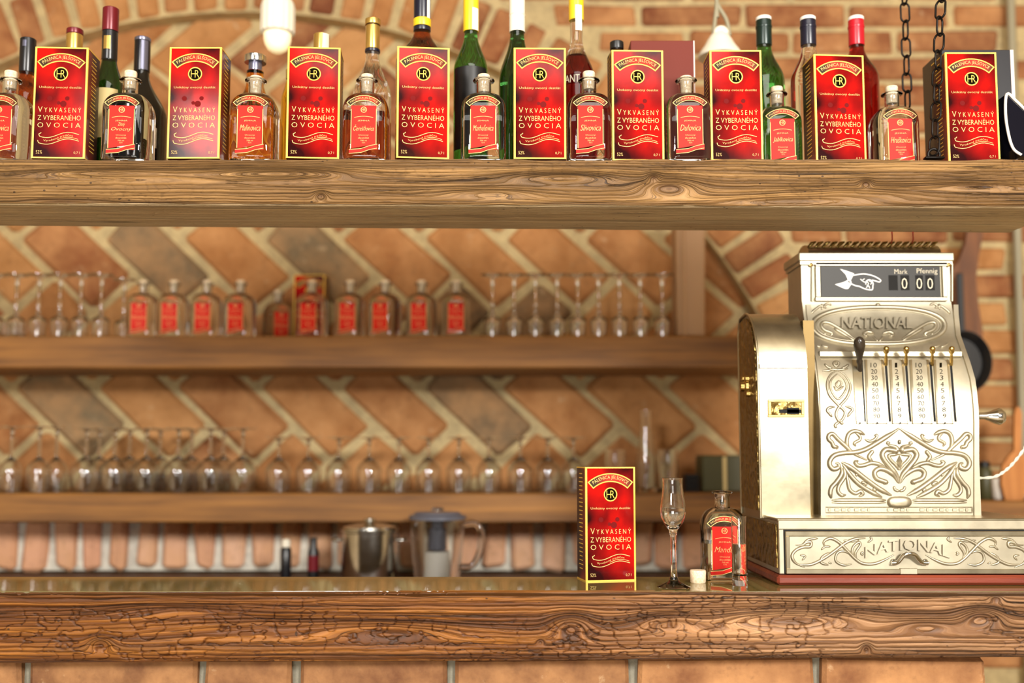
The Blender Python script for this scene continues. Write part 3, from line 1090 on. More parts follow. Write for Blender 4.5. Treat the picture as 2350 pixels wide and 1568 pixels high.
# distance at which the bar top shows at y = 1334
zt_ = lambda py: (ZC - CZ) / ((P(CX, py, 1.0).z - CZ))
Yc = zt_(1335)
dup(proto, (Xp(1402, Yc, ZC + 0.09), Yc + 0.004, ZC), math.radians(11), 'red distillery carton standing on the bar beside the stemmed tasting glass', 'red distillery carton on the bar')

# ================================================================== SQUARE LIQUOR BOTTLES
BW = 0.0374


def bottle_glass(fill=True, n=72):
    m = M()
    rings = [sring(BW - 0.006, 5, 0.0), sring(BW - 0.0022, 6, 0.0012), sring(BW, 4.6, 0.005), sring(BW, 4.6, 0.030), sring(BW, 4.6, 0.088)]
    for i in range(1, 9):
        a = i / 8 * PI / 2
        w = 0.0128 + (BW - 0.0128) * math.cos(a) ** 0.9 if i < 8 else 0.0128
        rings.append(sring(w, 4.6 - 2.6 * (i / 8) ** 1.2, 0.088 + 0.030 * math.sin(a)))
    rings += [sring(0.0126, 2, 0.122), sring(0.0124, 2, 0.138), sring(0.0130, 2, 0.1405), sring(0.0172, 2, 0.1418), sring(0.0182, 2, 0.1435), sring(0.0172, 2, 0.1455), sring(0.0110, 2, 0.1462)]
    rings += [sring(0.0098, 2, 0.1450), sring(0.0096, 2, 0.1300), sring(0.0096, 2, 0.1195)]
    if not fill:        # opened bottle: the hollow goes on down to the liquor level
        rings += [sring(0.0115, 2.2, 0.1150)]
        for i in range(7, 0, -1):
            a = i / 8 * PI / 2
            rings.append(sring(0.0105 + (BW - 0.0045 - 0.0105) * math.cos(a) ** 0.9, 7 - 5 * (i / 8) ** 1.2, 0.0850 + 0.0290 * math.sin(a)))
        rings += [sring(BW - 0.0042, 7, 0.083), sring(BW - 0.0042, 7, 0.060)]
    m.loft(rings)
    return m


def bottle_label(t, word, head='JEMNÁ', two=None):
    y = -BW - 0.0004
    m = M()
    hw, z0, z1 = 0.0205, 0.0175, 0.0855
    pts = [(-hw, z0), (-hw * 0.5, z0 + 0.0015), (0, z0 + 0.004), (hw * 0.5, z0 + 0.0062), (hw, z0 + 0.0072), (hw, z1), (0, z1 + 0.006), (-hw, z1)]
    m = panel_grid(-hw, hw, z0 + 0.003, z1 + 0.003, y, 8, 16)
    m.v = [(v[0], v[1], v[2] + (0.0036 * v[0] / hw if v[2] < z0 + 0.02 else 0) * (1 - (v[2] - z0 - 0.003) / 0.02)) for v in m.v]
    # waved foot of the label
    low = [(-0.0235, 0.0078), (-0.010, 0.0090), (0.004, 0.0135), (0.0145, 0.0150), (0.0225, 0.0145), (0.0225, 0.0240), (0.010, 0.0215), (-0.004, 0.0165), (-0.0235, 0.0150)]
    m.prism(low, y, y + 0.0003)
    lo_ = m.build('label', MT['label_red'], t, None, False, True)
    tone(lo_.data, lambda x, z: np.maximum(0.35 + 12 * x + 12 * (z - 0.075), 0.1 - 14 * x - 16 * (z - 0.03)) + 0.5 * (fbm(x * 60 + 9, z * 50, 3, 8) - 0.5))
    R0, R1, A = 0.0305, 0.0375, math.radians(47)
    zc = 0.0995 - R1 + 0.0055
    b = M()
    arc_band(b, 0, zc, R0, R1, -A, A, y - 0.0001)
    bo = b.build('banner', MT['banner'], t, None, False, False)
    tone(bo.data, lambda x, z: np.abs(34 * x - 0.15))
    g = M()
    yy = y - 0.0002
    arc_band(g, 0, zc, R1, R1 + 0.0009, -A, A, yy)
    arc_band(g, 0, zc, R0 - 0.0009, R0, -A, A, yy)
    for s in (-1, 1):
        arc_band(g, 0, zc, R0 - 0.0009, R1 + 0.0009, s * A - 0.014, s * A + 0.014, yy, 1)
        strip(g, [(s * hw, z0 + (0.0065 if s > 0 else 0.0)), (s * hw, z1 - 0.003)], 0.0011, yy)
    arc_band(g, 0, 0.0815, 0.0042, 0.0050, -PI, PI, yy, 20)
    put_arc_text(g, 'PÁLENICA JELŠOVCE', 0, zc, R0 + 0.0012, R1 - 0.0012, -A * 0.85, A * 0.85, yy)
    put_text(g, 'HR', -0.0034, 0.0034, 0.0790, 0.0842, yy)
    strip(g, [(0.0155 * u, 0.0705 - 0.0022 * u * u) for u in np.linspace(-1, 1, 12)], 0.0006, yy)
    put_text(g, head, -0.0098, 0.0098, 0.0615, 0.0648, yy)
    if two:
        put_text(g, two, -0.0055, 0.0060, 0.0530, 0.0600, yy, 0.3)
        put_text(g, word, -0.0160, 0.0170, 0.0450, 0.0520, yy, 0.35)
    else:
        put_text(g, word, -0.0165, 0.0168, 0.0465, 0.0565, yy, 0.35)
    put_text(g, 'Ovocný', -0.0082, 0.0082, 0.0375, 0.0402, yy)
    put_text(g, 'destilát', -0.0088, 0.0090, 0.0330, 0.0358, yy)
    put_text(g, '700 ml', -0.0050, 0.0052, 0.0288, 0.0312, yy)
    put_text(g, '52%', -0.0025, 0.0030, 0.0255, 0.0275, yy)
    for dz in (0.0, -0.0066):
        strip(g, [(-0.0235, 0.0150 + dz), (-0.004, 0.0165 + dz), (0.010, 0.0215 + dz), (0.0225, 0.0240 + dz)], 0.0008, yy)
    g.build('lettering', MT['gold_text'], t, None, False, False)


bottle_me = bottle_glass().mesh('glass_body', 50)
cork_me = M().lathe([(0.0086, 0.127), (0.0092, 0.128), (0.0094, 0.146), (0.0102, 0.1475), (0.0104, 0.1560), (0.0096, 0.1575)], 20).mesh('cork', 40)


def liquor_bottle(name, label, loc, rz, word, group, two=None, cork_dz=0.0, head='JEMNÁ'):
    t = thing(name, label, 'bottle', loc, rz, group)
    link('glass_body', bottle_me, MT['clear_liquor'], t)
    bottle_label(t, word, head, two)
    if cork_dz is not None:
        c = link('cork', cork_me, MT['cork'], t)
        c.location.z = cork_dz
    return t


gb = 'square liquor bottles on the hanging shelf'
rows = [(20, 1.705, 2, 'Slivkovica', None, 0.002, 'square liquor bottle cut by the left picture edge, on the hanging shelf'),
        (296, 1.705, 2, 'Ovocný', 'Zlatý', 0.002, 'square liquor bottle before the dark red capped green bottle, two-line name on its label'),
        (585, 1.705, 2, 'Malinovica', None, -0.007, 'square liquor bottle with amber spirit showing behind it, below the frosted lamp'),
        (841, 1.705, 1, 'Čerešňovica', None, -0.004, 'square liquor bottle in front of the gold-necked clear bottle'),
        (1110, 1.705, 0, 'Marhuľovica', None, -0.004, 'square liquor bottle in front of the yellow-capped green bottle'),
        (1352, 1.705, -1, 'Slivovica', None, 0.001, 'square liquor bottle with a pale flared cork, before the dark red liqueur bottle'),
        (1576, 1.705, -1, 'Dulovica', None, -0.007, 'square liquor bottle with a deep-set cork, before the red-brown box'),
        (1785, 1.772, -2, 'Jablkovica', None, -0.001, 'square liquor bottle half hidden by a carton, before the green bottle'),
        (2050, 1.772, -2, 'Hruškovica', None, 0.0, 'square liquor bottle in front of the red-capped bottle, left of the chains')]
lb = []
for px, Y, rz, word, two, cdz, lab in rows:
    lb.append(liquor_bottle('liquor_bottle', lab, (Xp(px, Y, ZS + 0.06), Y, ZS), math.radians(rz), word, gb, two, cdz))

# ---- the opened bottle, its cork, the tasting glass and the shot glass on the bar
Yb = zt_(1333) + BW * 0.9
t = thing('liquor_bottle', 'opened square liquor bottle standing on the bar left of the cash register', 'bottle', (Xp(1659, Yb, ZC + 0.06), Yb, ZC), math.radians(-7), 'opened bottle on the bar')
link('glass_body', bottle_glass(False).mesh('glass_body', 50), MT['clear'], t)
bottle_label(t, 'Mandľa')
t = thing('cork_stopper', 'loose cork lying on the bar in front of the opened bottle', 'cork', (Xp(1605, zt_(1340), ZC), zt_(1340) + 0.012, ZC))
M().lathe([(0.0115, 0.0), (0.0125, 0.0012), (0.0131, 0.019), (0.0122, 0.0205)], 24).build('cork', MT['cork'], t, 40)


def stem_glass(parent, prof_out, prof_in, mat, n=40, name='glass'):
    m = M()
    m.lathe(list(prof_out) + list(prof_in), n)
    return m.build(name, mat, parent, 60)


Yg = zt_(1352) + 0.022
hg = Zp(1097, Yg) - ZC
t = thing('tasting_glass', 'tall stemmed tulip tasting glass half full of clear spirit on the bar', 'glass', (Xp(1545, Yg, ZC + 0.08), Yg, ZC))
sc_ = hg / 0.176
po = [(0.026, 0), (0.0262, 0.0012), (0.020, 0.0035), (0.009, 0.009), (0.0058, 0.016), (0.0046, 0.030), (0.0042, 0.062), (0.0048, 0.082), (0.0070, 0.092), (0.0150, 0.102), (0.0192, 0.112), (0.0204, 0.122), (0.0196, 0.133), (0.0172, 0.148), (0.0158, 0.162), (0.0160, 0.172), (0.0168, 0.176)]
pi_ = [(0.0160, 0.1758), (0.0151, 0.172), (0.0149, 0.162), (0.0163, 0.148), (0.0187, 0.133), (0.0195, 0.122), (0.0183, 0.1125), (0.0142, 0.1035), (0.0060, 0.0945), (0.001, 0.0935)]
S = lambda pr: [(r, z * sc_) for r, z in pr]
stem_glass(t, S(po), S(pi_), MT['clear'], 48)
lq = [(0.0012, 0.0937), (0.0058, 0.0947), (0.0139, 0.1037), (0.0180, 0.1127), (0.0192, 0.122), (0.0190, 0.1275)]
M().lathe(S(lq), 40).build('spirit', glass('clear_spirit', (0.98, 0.99, 0.98), 1.36), t, 60)
Ys = zt_(1347) + 0.014
t = thing('shot_glass', 'slim straight shot glass with pale spirit in front of the opened bottle', 'glass', (Xp(1697, Ys, ZC + 0.05), Ys, ZC))
hs = Zp(1185, Ys) - ZC
stem_glass(t, [(0.0118, 0), (0.0122, 0.001), (0.0124, hs)], [(0.0112, hs), (0.0110, 0.020), (0.009, 0.0165), (0.001, 0.0160)], MT['clear'], 36)
M().lathe([(0.001, 0.0163), (0.0088, 0.0168), (0.0107, 0.0203), (0.0108, hs * 0.60)], 30).build('spirit', glass('pale_spirit', (0.98, 0.93, 0.78), 1.36), t, 60)

# ================================================================== BOTTLES OF THE SECOND ROW


def smooth_prof(R, r, h_sh, h_nk, h_top, k=9):
    pr = [(R * 0.90, 0.0), (R * 0.98, 0.002), (R, 0.006), (R, h_sh)]
    for i in range(1, k + 1):
        u = i / k
        w = 0.5 - 0.5 * math.cos(PI * u)
        pr.append((R + (r - R) * w, h_sh + (h_nk - h_sh) * u))
    pr.append((r, h_top))
    return pr


def clip(pr, a, b):
    out = []
    for (r0, z0), (r1, z1) in zip(pr[:-1], pr[1:]):
        for zz in (a, b):
            if z0 < zz < z1:
                out.append((r0 + (r1 - r0) * (zz - z0) / (z1 - z0), zz))
    out += [p for p in pr if a <= p[1] <= b]
    return sorted(out, key=lambda p: p[1])


def rear_bottle(name, label, px, Y, Rpx, rpx, py_sh, py_nk, py_top, body, caps, split=None, extra=None, cat='bottle'):
    """caps: (py from, py to, material, part name, extra radius px)"""
    u = Y / F * 0.99
    H = lambda py: Zp(py, Y) - ZS
    t = thing(name, label, cat, (Xp(px, Y, ZS + 0.1), Y, ZS), 0, 'bottles in the rear row of the hanging shelf')
    pr = smooth_prof(Rpx * u, rpx * u, H(py_sh), H(py_nk), H(py_top))
    if split:
        h = H(split[0])
        lo, hi = clip(pr, 0, h), clip(pr, h, 9)
        lo2 = [(r - 0.0012, z) for r, z in lo]
        M().lathe(lo, 40).build('body', body, t, 50)
        M().lathe([(r, z + 0.0002) for r, z in hi], 40).build('neck', split[1], t, 50)
    else:
        M().lathe(pr, 40).build('body', body, t, 50)
    for a, b, mt, pn, ex in caps:
        r = (rpx + ex) * u
        z0, z1 = H(b), H(a)
        c = min(0.0012, (z1 - z0) * 0.2)
        M().lathe([(r - c * 0.3, z0), (r, z0 + c), (r, z1 - c), (r - c, z1)], 32).build(pn, mt, t, 40)
    if extra:
        extra(t, u, H)
    return t


def wrap_label(R, a0, a1, z0, z1, mt, pn, txt=None, tm=None):
    """paper label bent round a bottle; angles in degrees from the camera-facing side"""
    def f(t, u, H):
        m = M()
        r = R * u + 0.0004
        n = 12
        aa = [math.radians(a0 + (a1 - a0) * i / n) for i in range(n + 1)]
        vs = []
        for a in aa:
            for z in (H(z1), H(z0)):
                vs.append((r * math.sin(a), -r * math.cos(a), z))
        m.add(vs, [(2 * i, 2 * i + 2, 2 * i + 3, 2 * i + 1) for i in range(n)])
        o = m.build(pn, mt, t, 60, False, False)
        if txt:
            for s, b0, b1, y0, y1 in txt:
                q = M()
                v, fc = text2d(s)
                rr = r + 0.0003
                q.add([(rr * math.sin(math.radians(b0 + (b1 - b0) * p[0])), -rr * math.cos(math.radians(b0 + (b1 - b0) * p[0])), H(y1) + (H(y0) - H(y1)) * p[1]) for p in v], fc)
                q.build('lettering', tm, t, None, False, False)
    return f


def both(*fs):
    def f(t, u, H):
        for g in fs:
            g(t, u, H)
    return f


rear_bottle('spirit_bottle', 'dark amber bottle with a tall black capsule, leftmost of the rear row', 57, 1.80, 40, 17, 225, 175, 92, MT['damber_glass'], [(90, 168, MT['black_foil'], 'capsule', 1.2)],
            extra=wrap_label(18.4, -14, 14, 98, 112, MT['silver_foil'], 'capsule_print'))
rear_bottle('spirit_bottle', 'bottle hidden by the leftmost carton, only its red-topped gold cap showing', 164, 1.80, 36, 17, 190, 130, 70, MT['amber_glass'], [(68, 80, MT['wine_foil'], 'cap_top', 2.2), (80, 130, MT['gold_foil'], 'cap', 1.8)])
rear_bottle('whiskey_bottle', 'tall green whiskey bottle with a dark red top, black neck label and beige front label', 246, 1.776, 34, 17, 205, 135, 24, MT['dgreen_glass'],
            [(20, 73, MT['wine_foil'], 'cap', 1.8), (73, 140, MT['black_foil'], 'neck_label', 1.0)],
            extra=both(wrap_label(34, -60, 60, 212, 325, MT['label_beige'], 'label', [('JA', -42, -24, 228, 240)], MT['black_print']), wrap_label(18.2, -26, 26, 88, 118, MT['gold_foil'], 'crest')))
rear_bottle('spirit_bottle', 'squat black bottle with a long silver-black foil neck behind the second liquor bottle', 321, 1.846, 62, 17, 275, 170, 90, MT['black_glass'], [(88, 166, MT['black_foil'], 'capsule', 1.5), (88, 96, MT['silver_foil'], 'capsule_rim', 2.2)],
            extra=both(wrap_label(18.8, 10, 62, 98, 164, MT['silver_foil'], 'foil_print'), wrap_label(62, 44, 56, 305, 350, MT['paper'], 'label')))
rear_bottle('cognac_decanter', 'round amber cognac decanter with a broad dark stopper behind the third liquor bottle', 583, 1.797, 68, 20, 300, 188, 165, MT['amber_glass'], [(143, 165, MT['silver_foil'], 'stopper_neck', -4), (129, 145, MT['steel'], 'stopper', 6)])
rear_bottle('liqueur_bottle', 'slim yellow liqueur bottle half hidden beside the carton under the lamp', 666, 1.838, 23, 11, 235, 180, 168, MT['yellow_glass'], [(160, 182, MT['gold_foil'], 'cap', 1.5)])
rear_bottle('spirit_bottle', 'bottle hidden behind the carton, only its ribbed gold screw cap showing', 735, 1.80, 33, 17, 190, 130, 84, MT['amber_glass'], [(80, 125, MT['gold_foil'], 'cap', 2.0)],
            extra=wrap_label(19.6, 18, 70, 82, 120, MT['paper'], 'tax_strip'))
rear_bottle('brandy_bottle', 'clear brandy bottle with a long gold foil neck and a little orange brandy left', 853, 1.80, 46, 15.5, 225, 130, 48, MT['damber_glass'],
            [(45, 58, MT['gold_foil'], 'cap', 3.2), (60, 114, MT['gold_foil'], 'capsule', 1.4), (114, 121, MT['navy'], 'capsule_band', 2.8)], split=(285, MT['clear']))
rear_bottle('cognac_bottle', 'broad brown cognac bottle with navy and yellow bands round its neck', 967, 1.80, 62, 19, 150, 72, -30, MT['damber_glass'],
            [(-45, 45, MT['navy'], 'neck_label', 1.2), (45, 63, MT['yellow_cap'], 'yellow_band', 2.4), (63, 73, MT['navy'], 'navy_band', 1.8)], extra=wrap_label(20.6, 38, 68, -40, 60, MT['white'], 'tax_strip'))
rear_bottle('wine_bottle', 'green bottle with a yellow screw cap and a white tax strip', 1080, 1.80, 41, 16, 165, 80, 4, MT['green_glass'], [(-6, 74, MT['yellow_cap'], 'cap', 2.6)],
            extra=both(wrap_label(19, 12, 66, 24, 74, MT['white'], 'tax_strip'), wrap_label(41, -65, 65, 165, 352, MT['black'], 'dark_label')))
rear_bottle('wine_bottle', 'dark green bottle with a cream white capsule, fifth carton in front', 1187, 1.80, 44, 17, 190, 82, 4, MT['dgreen_glass'], [(0, 75, MT['porcelain'], 'capsule', 2.0), (34, 38, MT['paper'], 'capsule_rib', 2.6)])
rear_bottle('liqueur_bottle', 'clear long-necked bottle of dark red liqueur with a yellow and white cap', 1324, 1.80, 44, 15, 185, 95, -25, MT['dred_glass'],
            [(-40, 48, MT['yellow_cap'], 'cap', 3.0)], split=(132, MT['clear']),
            extra=both(wrap_label(18.6, -10, 40, 18, 76, MT['white'], 'tax_strip'), wrap_label(44, -50, 30, 184, 206, MT['dred_glass'], 'name_panel', [('ANT', -40, 5, 186, 203)], MT['paper'])))
rear_bottle('liqueur_bottle', 'dark red bottle with a flat black stopper peeking out behind the sixth carton', 1417, 1.80, 23, 15, 135, 116, 112, MT['dred_glass'], [(97, 114, MT['black'], 'stopper', 1.5)])
cap3 = lambda m: [(40, 48, MT['white'], 'cap_top', 1.6), (47, 106, m, 'capsule', 1.6), (60, 66, m, 'capsule_ring', 2.6)]
rear_bottle('wine_bottle', 'bright green bottle with a dark green capsule behind the half hidden liquor bottle', 1758, 1.852, 46, 17, 190, 110, 45, MT['green_glass'], cap3(MT['green_foil']))
rear_bottle('spirit_bottle', 'clear bottle with a navy blue capsule left of the eighth carton', 1860, 1.80, 44, 17, 190, 112, 45, MT['clear_liquor'], cap3(MT['navy']))
rear_bottle('liqueur_bottle', 'bright red liqueur bottle with a red capsule right of the eighth carton', 1972, 1.862, 49, 17, 185, 112, 45, MT['red_glass'], cap3(MT['red_foil']))

# ---- big boxes at the back of the shelf
def gift_box(name, label, pxa, pxb, py_top, Y0, Y1, mat, edge_px, edge_mat):
    zt = Zp(py_top, Y0)
    xa, xb = Xp(pxa, Y0, ZS + 0.1), Xp(pxb, Y0, ZS + 0.1)
    t = thing(name, label, 'box', ((xa + xb) / 2, Y0, ZS))
    w = (xb - xa) / 2
    M().box(-w, w, 0, Y1 - Y0, 0, zt - ZS, 0.001).build('carton', mat, t)
    e = edge_px * Y0 / F
    M().box(w - e, w + 0.0005, -0.0007, Y1 - Y0 + 0.0005, 0.0005, zt - ZS - 0.0005).build('edge_strip', edge_mat, t)
    return t


gift_box('gift_box', 'large red-brown gift box with a pale right edge behind the sixth carton', 1449, 1596, 93, 1.795, 1.86, MT['brown_box'], 2.2, MT['pink_edge'])
gift_box('gift_box', 'large black gift box with a pale right edge behind the rightmost carton', 2166, 2331, 114, 1.765, 1.85, MT['black_box'], 7, MT['pink_edge'])

# ---- black object with a white rim, cut by the right picture edge
Yk = 1.70
q = lambda px, py: (P(px, py, Yk).x, P(px, py, Yk).z)
out_ = [(2309, 216), (2330, 230), (2352, 252), (2385, 215), (2400, 240), (2398, 358.5), (2344, 358.5), (2326, 342), (2316, 310), (2309, 262)]
pts = [q(*p) for p in out_]
t = thing('bowl', 'black glossy piece with a curved white rim cut by the right picture edge', 'bowl', (q(2355, 300)[0], Yk, ZS))
zmin = min(p[1] for p in pts)
pts = [(p[0], max(p[1], ZS + 0.0005)) for p in pts]
M().prism(pts, Yk, Yk + 0.05).build('body', plain('black_lacquer', (14, 12, 22), 0.1), t, None, True)
rim = spline([q(*p) for p in [(2352, 252), (2330, 231), (2310, 216), (2307, 262), (2314, 310), (2325, 342), (2343, 356)]], 5)
M().tube([(p[0], Yk - 0.001, max(p[1], ZS + 0.003)) for p in rim], 0.0024, 8).build('white_rim', MT['white'], t, 60, True)

# ================================================================== THINGS ON THE BACK SHELVES
g1 = 'small liquor bottles on the upper back shelf'
prev = [('first', 328), ('second', 398), ('third', 474), ('fourth', 551), ('fifth', 715), ('sixth', 803), ('seventh', 884), ('eighth', 967), ('ninth', 1047)]
src = lb[4]
ordn = ['first', 'second', 'third', 'fourth', 'fifth', 'sixth', 'seventh', 'eighth', 'ninth', 'tenth', 'eleventh', 'twelfth', 'thirteenth', 'fourteenth']
hints = ['beside the upturned liqueur glasses', 'second from the left of the row', 'third from the left of the row', 'right before the gap in the row', 'standing in front of a red carton',
         'right of the one before the carton', 'with the palest label of the row', 'second from the right of the row', 'rightmost, next to the upturned liqueur glasses']
for i, (o_, px) in enumerate(prev):
    Y = 2.735
    dup(src, (Xp(px, Y, z_s1 + 0.06), Y, z_s1), math.radians([3, 2, 0, -4, -3, -2, -14, -6, 2][i]), 'corked liquor bottle on the upper back shelf, ' + hints[i], g1)
Y = 2.905
dup(src, (Xp(637, Y, z_s1 + 0.06), Y, z_s1), math.radians(28), 'corked liquor bottle set back in the shade against the brick wall', g1)
dup(proto, (Xp(712, 2.86, z_s1 + 0.09), 2.84, z_s1), math.radians(-4), 'red carton standing behind a bottle on the upper back shelf', 'red carton on the back shelf')


def inverted_glass(name, label, px, Y, z, prof, mat, group, src=None):
    loc = (Xp(px, Y, z + 0.05), Y, z)
    if src is not None:
        return dup(src, loc, 0, label, group)
    t = thing(name, label, 'glass', loc, 0, group)
    o, i = prof
    M().lathe(o + i, 28).build('glass', mat, t, 60)
    return t


def wine_prof(h, rb, hb, rf, rr, wall=0.0012):
    """standing on its rim: outer profile rim->bowl->stem->foot, then back inside"""
    o = []
    for k in range(9):
        u = k / 8
        r = rr + (rb - rr) * math.sin(min(1, u * 1.55) * PI / 2) if u < 0.62 else rb * math.cos((u - 0.62) / 0.38 * PI / 2 * 0.93)
        o.append((max(r, 0.004), u * hb))
    inner = [(max(r - wall, 0.0006), z - (wall if z > hb * 0.5 else 0)) for r, z in o]
    o2 = o + [(0.0040, hb + 0.006), (0.0036, h * 0.80), (0.0046, h - 0.008), (0.012, h - 0.0035), (rf, h - 0.0016), (rf, h)]
    return list(reversed(inner)) , o2


def cordial_prof(h, rf):
    o = [(0.0180, 0.0), (0.0205, 0.018), (0.0232, 0.040), (0.0225, 0.050), (0.0120, 0.0575), (0.0052, 0.062), (0.0042, 0.075), (0.0046, h - 0.012), (0.014, h - 0.004), (rf, h - 0.0016), (rf, h)]
    i = [(0.0006, 0.056), (0.010, 0.054), (0.0205, 0.048), (0.0218, 0.040), (0.0192, 0.018), (0.0166, 0.0)]
    return i, o


h1 = Zp(631, 2.74) - z_s1
cp = cordial_prof(h1, 0.031)
a = None
gl = 'upturned liqueur glasses left of the bottles'
pos = [-12, 36, 87, 136, 184, 231, 283]
pn = ['cut by the left picture edge', 'second from the left of the left group', 'third from the left of the left group', 'fourth from the left of the left group', 'third from the right of the left group', 'second from the right of the left group', 'nearest to the first bottle']
for i, px in enumerate(pos):
    r = inverted_glass('liqueur_glass', 'upturned liqueur glass on the upper back shelf, ' + pn[i], px, 2.74 if i < 6 else 2.815, z_s1, cp, MT['crystal'], gl, a)
    a = a or r
gr = 'upturned liqueur glasses beside the post'
pos = [1130, 1180, 1229, 1279, 1326, 1374, 1422, 1470, 1520]
for i, px in enumerate(pos):
    lab = 'upturned liqueur glass in the right group, %s from the bottles' % ordn[i] if i < 8 else 'upturned liqueur glass standing nearest to the wooden post'
    inverted_glass('liqueur_glass', lab, px, 2.74, z_s1, cp, MT['crystal'], gr, a)
for i, (px, lab) in enumerate([(2, 'short clear tumbler at the left picture edge, before the liqueur glasses'), (40, 'short clear tumbler before the liqueur glasses, right of its twin')]):
    t = thing('tumbler', lab, 'glass', (Xp(px, 2.70, z_s1), 2.704, z_s1), 0, 'short tumblers')
    M().lathe([(0.018, 0), (0.0195, 0.038), (0.0183, 0.038), (0.0168, 0.006), (0.001, 0.005)], 28).build('glass', MT['clear'], t, 60)

# ---- lower shelf: wine glasses upside down
hW = Zp(978, 2.76) - z_s2
balloon = wine_prof(hW - 0.004, 0.047, 0.098, 0.037, 0.034)
narrow = wine_prof(hW - 0.002, 0.030, 0.092, 0.033, 0.024)
short = wine_prof(Zp(1004, 2.75) - z_s2, 0.0335, 0.092, 0.033, 0.0275)
src_n = src_b = src_s = None
for i, (px, Y) in enumerate([(-22, 2.81), (24, 2.74), (88, 2.722), (128, 2.785)]):
    r = inverted_glass('wine_glass', 'upturned slim wine glass on the lower back shelf, %s from the left' % ordn[i], px, Y, z_s2, narrow, MT['crystal'], 'slim wine glasses', src_n)
    src_n = src_n or r
for i, px in enumerate([196, 262, 335, 408, 482, 556]):
    r = inverted_glass('wine_glass', 'upturned balloon wine glass in the front row, %s from the left' % ordn[i], px + (0 if i else 0), 2.735, z_s2, wine_prof(hW - 0.006, 0.040, 0.094, 0.034, 0.030) if src_b is None else None, MT['crystal'], 'balloon glasses in front', src_b)
    src_b = src_b or r
for i, px in enumerate([226, 296, 366, 438, 512]):
    inverted_glass('wine_glass', 'upturned balloon wine glass in the rear row, %s from the left' % ordn[i], px, 2.835, z_s2, None, MT['crystal'], 'balloon glasses behind', src_b)
for i, px in enumerate([639, 707, 777, 847, 915, 983, 1053, 1122, 1194, 1257, 1316]):
    lab = 'upturned short-stemmed wine glass, %s to the right of the balloon glasses' % ordn[i] if i < 10 else 'upturned short-stemmed wine glass partly hidden by the carton on the bar'
    r = inverted_glass('wine_glass', lab, px, 2.745, z_s2, short, MT['crystal'], 'short-stemmed wine glasses', src_s)
    src_s = src_s or r

# ---- carafe, tumblers and tin at the right end of the lower shelf
Y = 2.78
u = Y / F
t = thing('carafe', 'slim clear glass carafe with a tall neck behind the tasting glass', 'carafe', (Xp(1484, Y, z_s2), Y, z_s2))
H = lambda py: Zp(py, Y) - z_s2
M().lathe([(0.026, 0), (0.028, 0.004), (0.027, H(1070)), (0.022, H(1030)), (0.016, H(990)), (0.0145, H(965)), (0.0165, H(942)), (0.0150, H(942)), (0.013, H(965)), (0.0145, H(990)), (0.0205, H(1030)), (0.0250, H(1070)), (0.0255, 0.012), (0.001, 0.010)], 32).build('glass', MT['clear'], t, 60)
for px, lab in ((1412, 'clear highball glass left of the slim carafe on the lower shelf'), (1533, 'clear highball glass right of the slim carafe on the lower shelf')):
    t = thing('highball_glass', lab, 'glass', (Xp(px, 2.75, z_s2), 2.75, z_s2), 0, 'highball glasses beside the carafe')
    h = Zp(1032, 2.75) - z_s2
    M().lathe([(0.024, 0), (0.0255, 0.003), (0.027, h), (0.0256, h), (0.0236, 0.012), (0.001, 0.010)], 32).build('glass', MT['clear'], t, 60)
xa, xb = Xp(1612, 2.80, z_s2), Xp(1708, 2.80, z_s2)
t = thing('tin', 'dark olive tin with a pale stripe beside the cash register', 'tin', ((xa + xb) / 2, 2.80, z_s2))
hw = (xb - xa) / 2
hh = Zp(1045, 2.8) - z_s2
M().box(-hw, hw, 0, 0.10, 0, hh, 0.004).build('body', MT['olive'], t)
xs_ = Xp(1664, 2.8, z_s2) - (xa + xb) / 2
M().box(xs_ - 0.005, xs_ + 0.005, -0.0008, 0.001, 0.002, hh - 0.004).build('stripe', MT['label_beige'], t)
xa, xb = Xp(1573, 2.78, z_s2), Xp(1606, 2.78, z_s2)
t = thing('coaster_stack', 'low stack of dark coasters left of the olive tin', 'coasters', ((xa + xb) / 2, 2.80, z_s2))
for k in range(4):
    M().box(-(xb - xa) / 2, (xb - xa) / 2, -0.02, 0.03, k * 0.012, k * 0.012 + 0.011, 0.002).build('coaster', MT['black'], t)

# ---- back counter
Y = 2.66
H = lambda py: Zp(py, Y) - z_bc
t = thing('bottle', 'slim black bottle with a cream stopper on the back counter', 'bottle', (Xp(655, Y, z_bc), Y, z_bc))
M().lathe([(0.0125, 0), (0.0135, 0.002), (0.0135, H(1262)), (0.010, H(1256))], 24).build('body', MT['black_foil'], t, 50)
M().lathe([(0.0105, H(1256) + 0.0003), (0.011, H(1252)), (0.0105, H(1240)), (0.006, H(1237))], 20).build('stopper', MT['porcelain'], t, 50)
t = thing('bottle', 'slim dark bottle with a dark red label on the back counter', 'bottle', (Xp(718, Y, z_bc), Y, z_bc))
M().lathe([(0.013, 0), (0.014, 0.002), (0.014, H(1268)), (0.009, H(1255)), (0.0085, H(1234))], 24).build('body', MT['black'], t, 50)
M().lathe([(0.01425, H(1310)), (0.01425, H(1275))], 24, cap0=False, cap1=False).build('label', MT['wine_foil'], t, 60)
t = thing('steel_pot', 'shiny steel pot with a lid on the back counter', 'pot', (Xp(847, 2.59, z_bc), 2.59, z_bc))
H = lambda py: Zp(py, 2.59) - z_bc
r = 63 * 2.59 / F
M().lathe([(r * 0.86, 0), (r * 0.9, 0.004), (r * 0.94, 0.012), (r, 0.02), (r, H(1222)), (r * 1.07, H(1219)), (r * 1.07, H(1215)), (r * 0.97, H(1214))], 44).build('body', MT['steel'], t, 40)
M().lathe([(r * 0.99, H(1214) + 0.0004), (r * 0.97, H(1209)), (r * 0.5, H(1203)), (0.001, H(1202))], 44).build('lid', MT['steel'], t, 50)
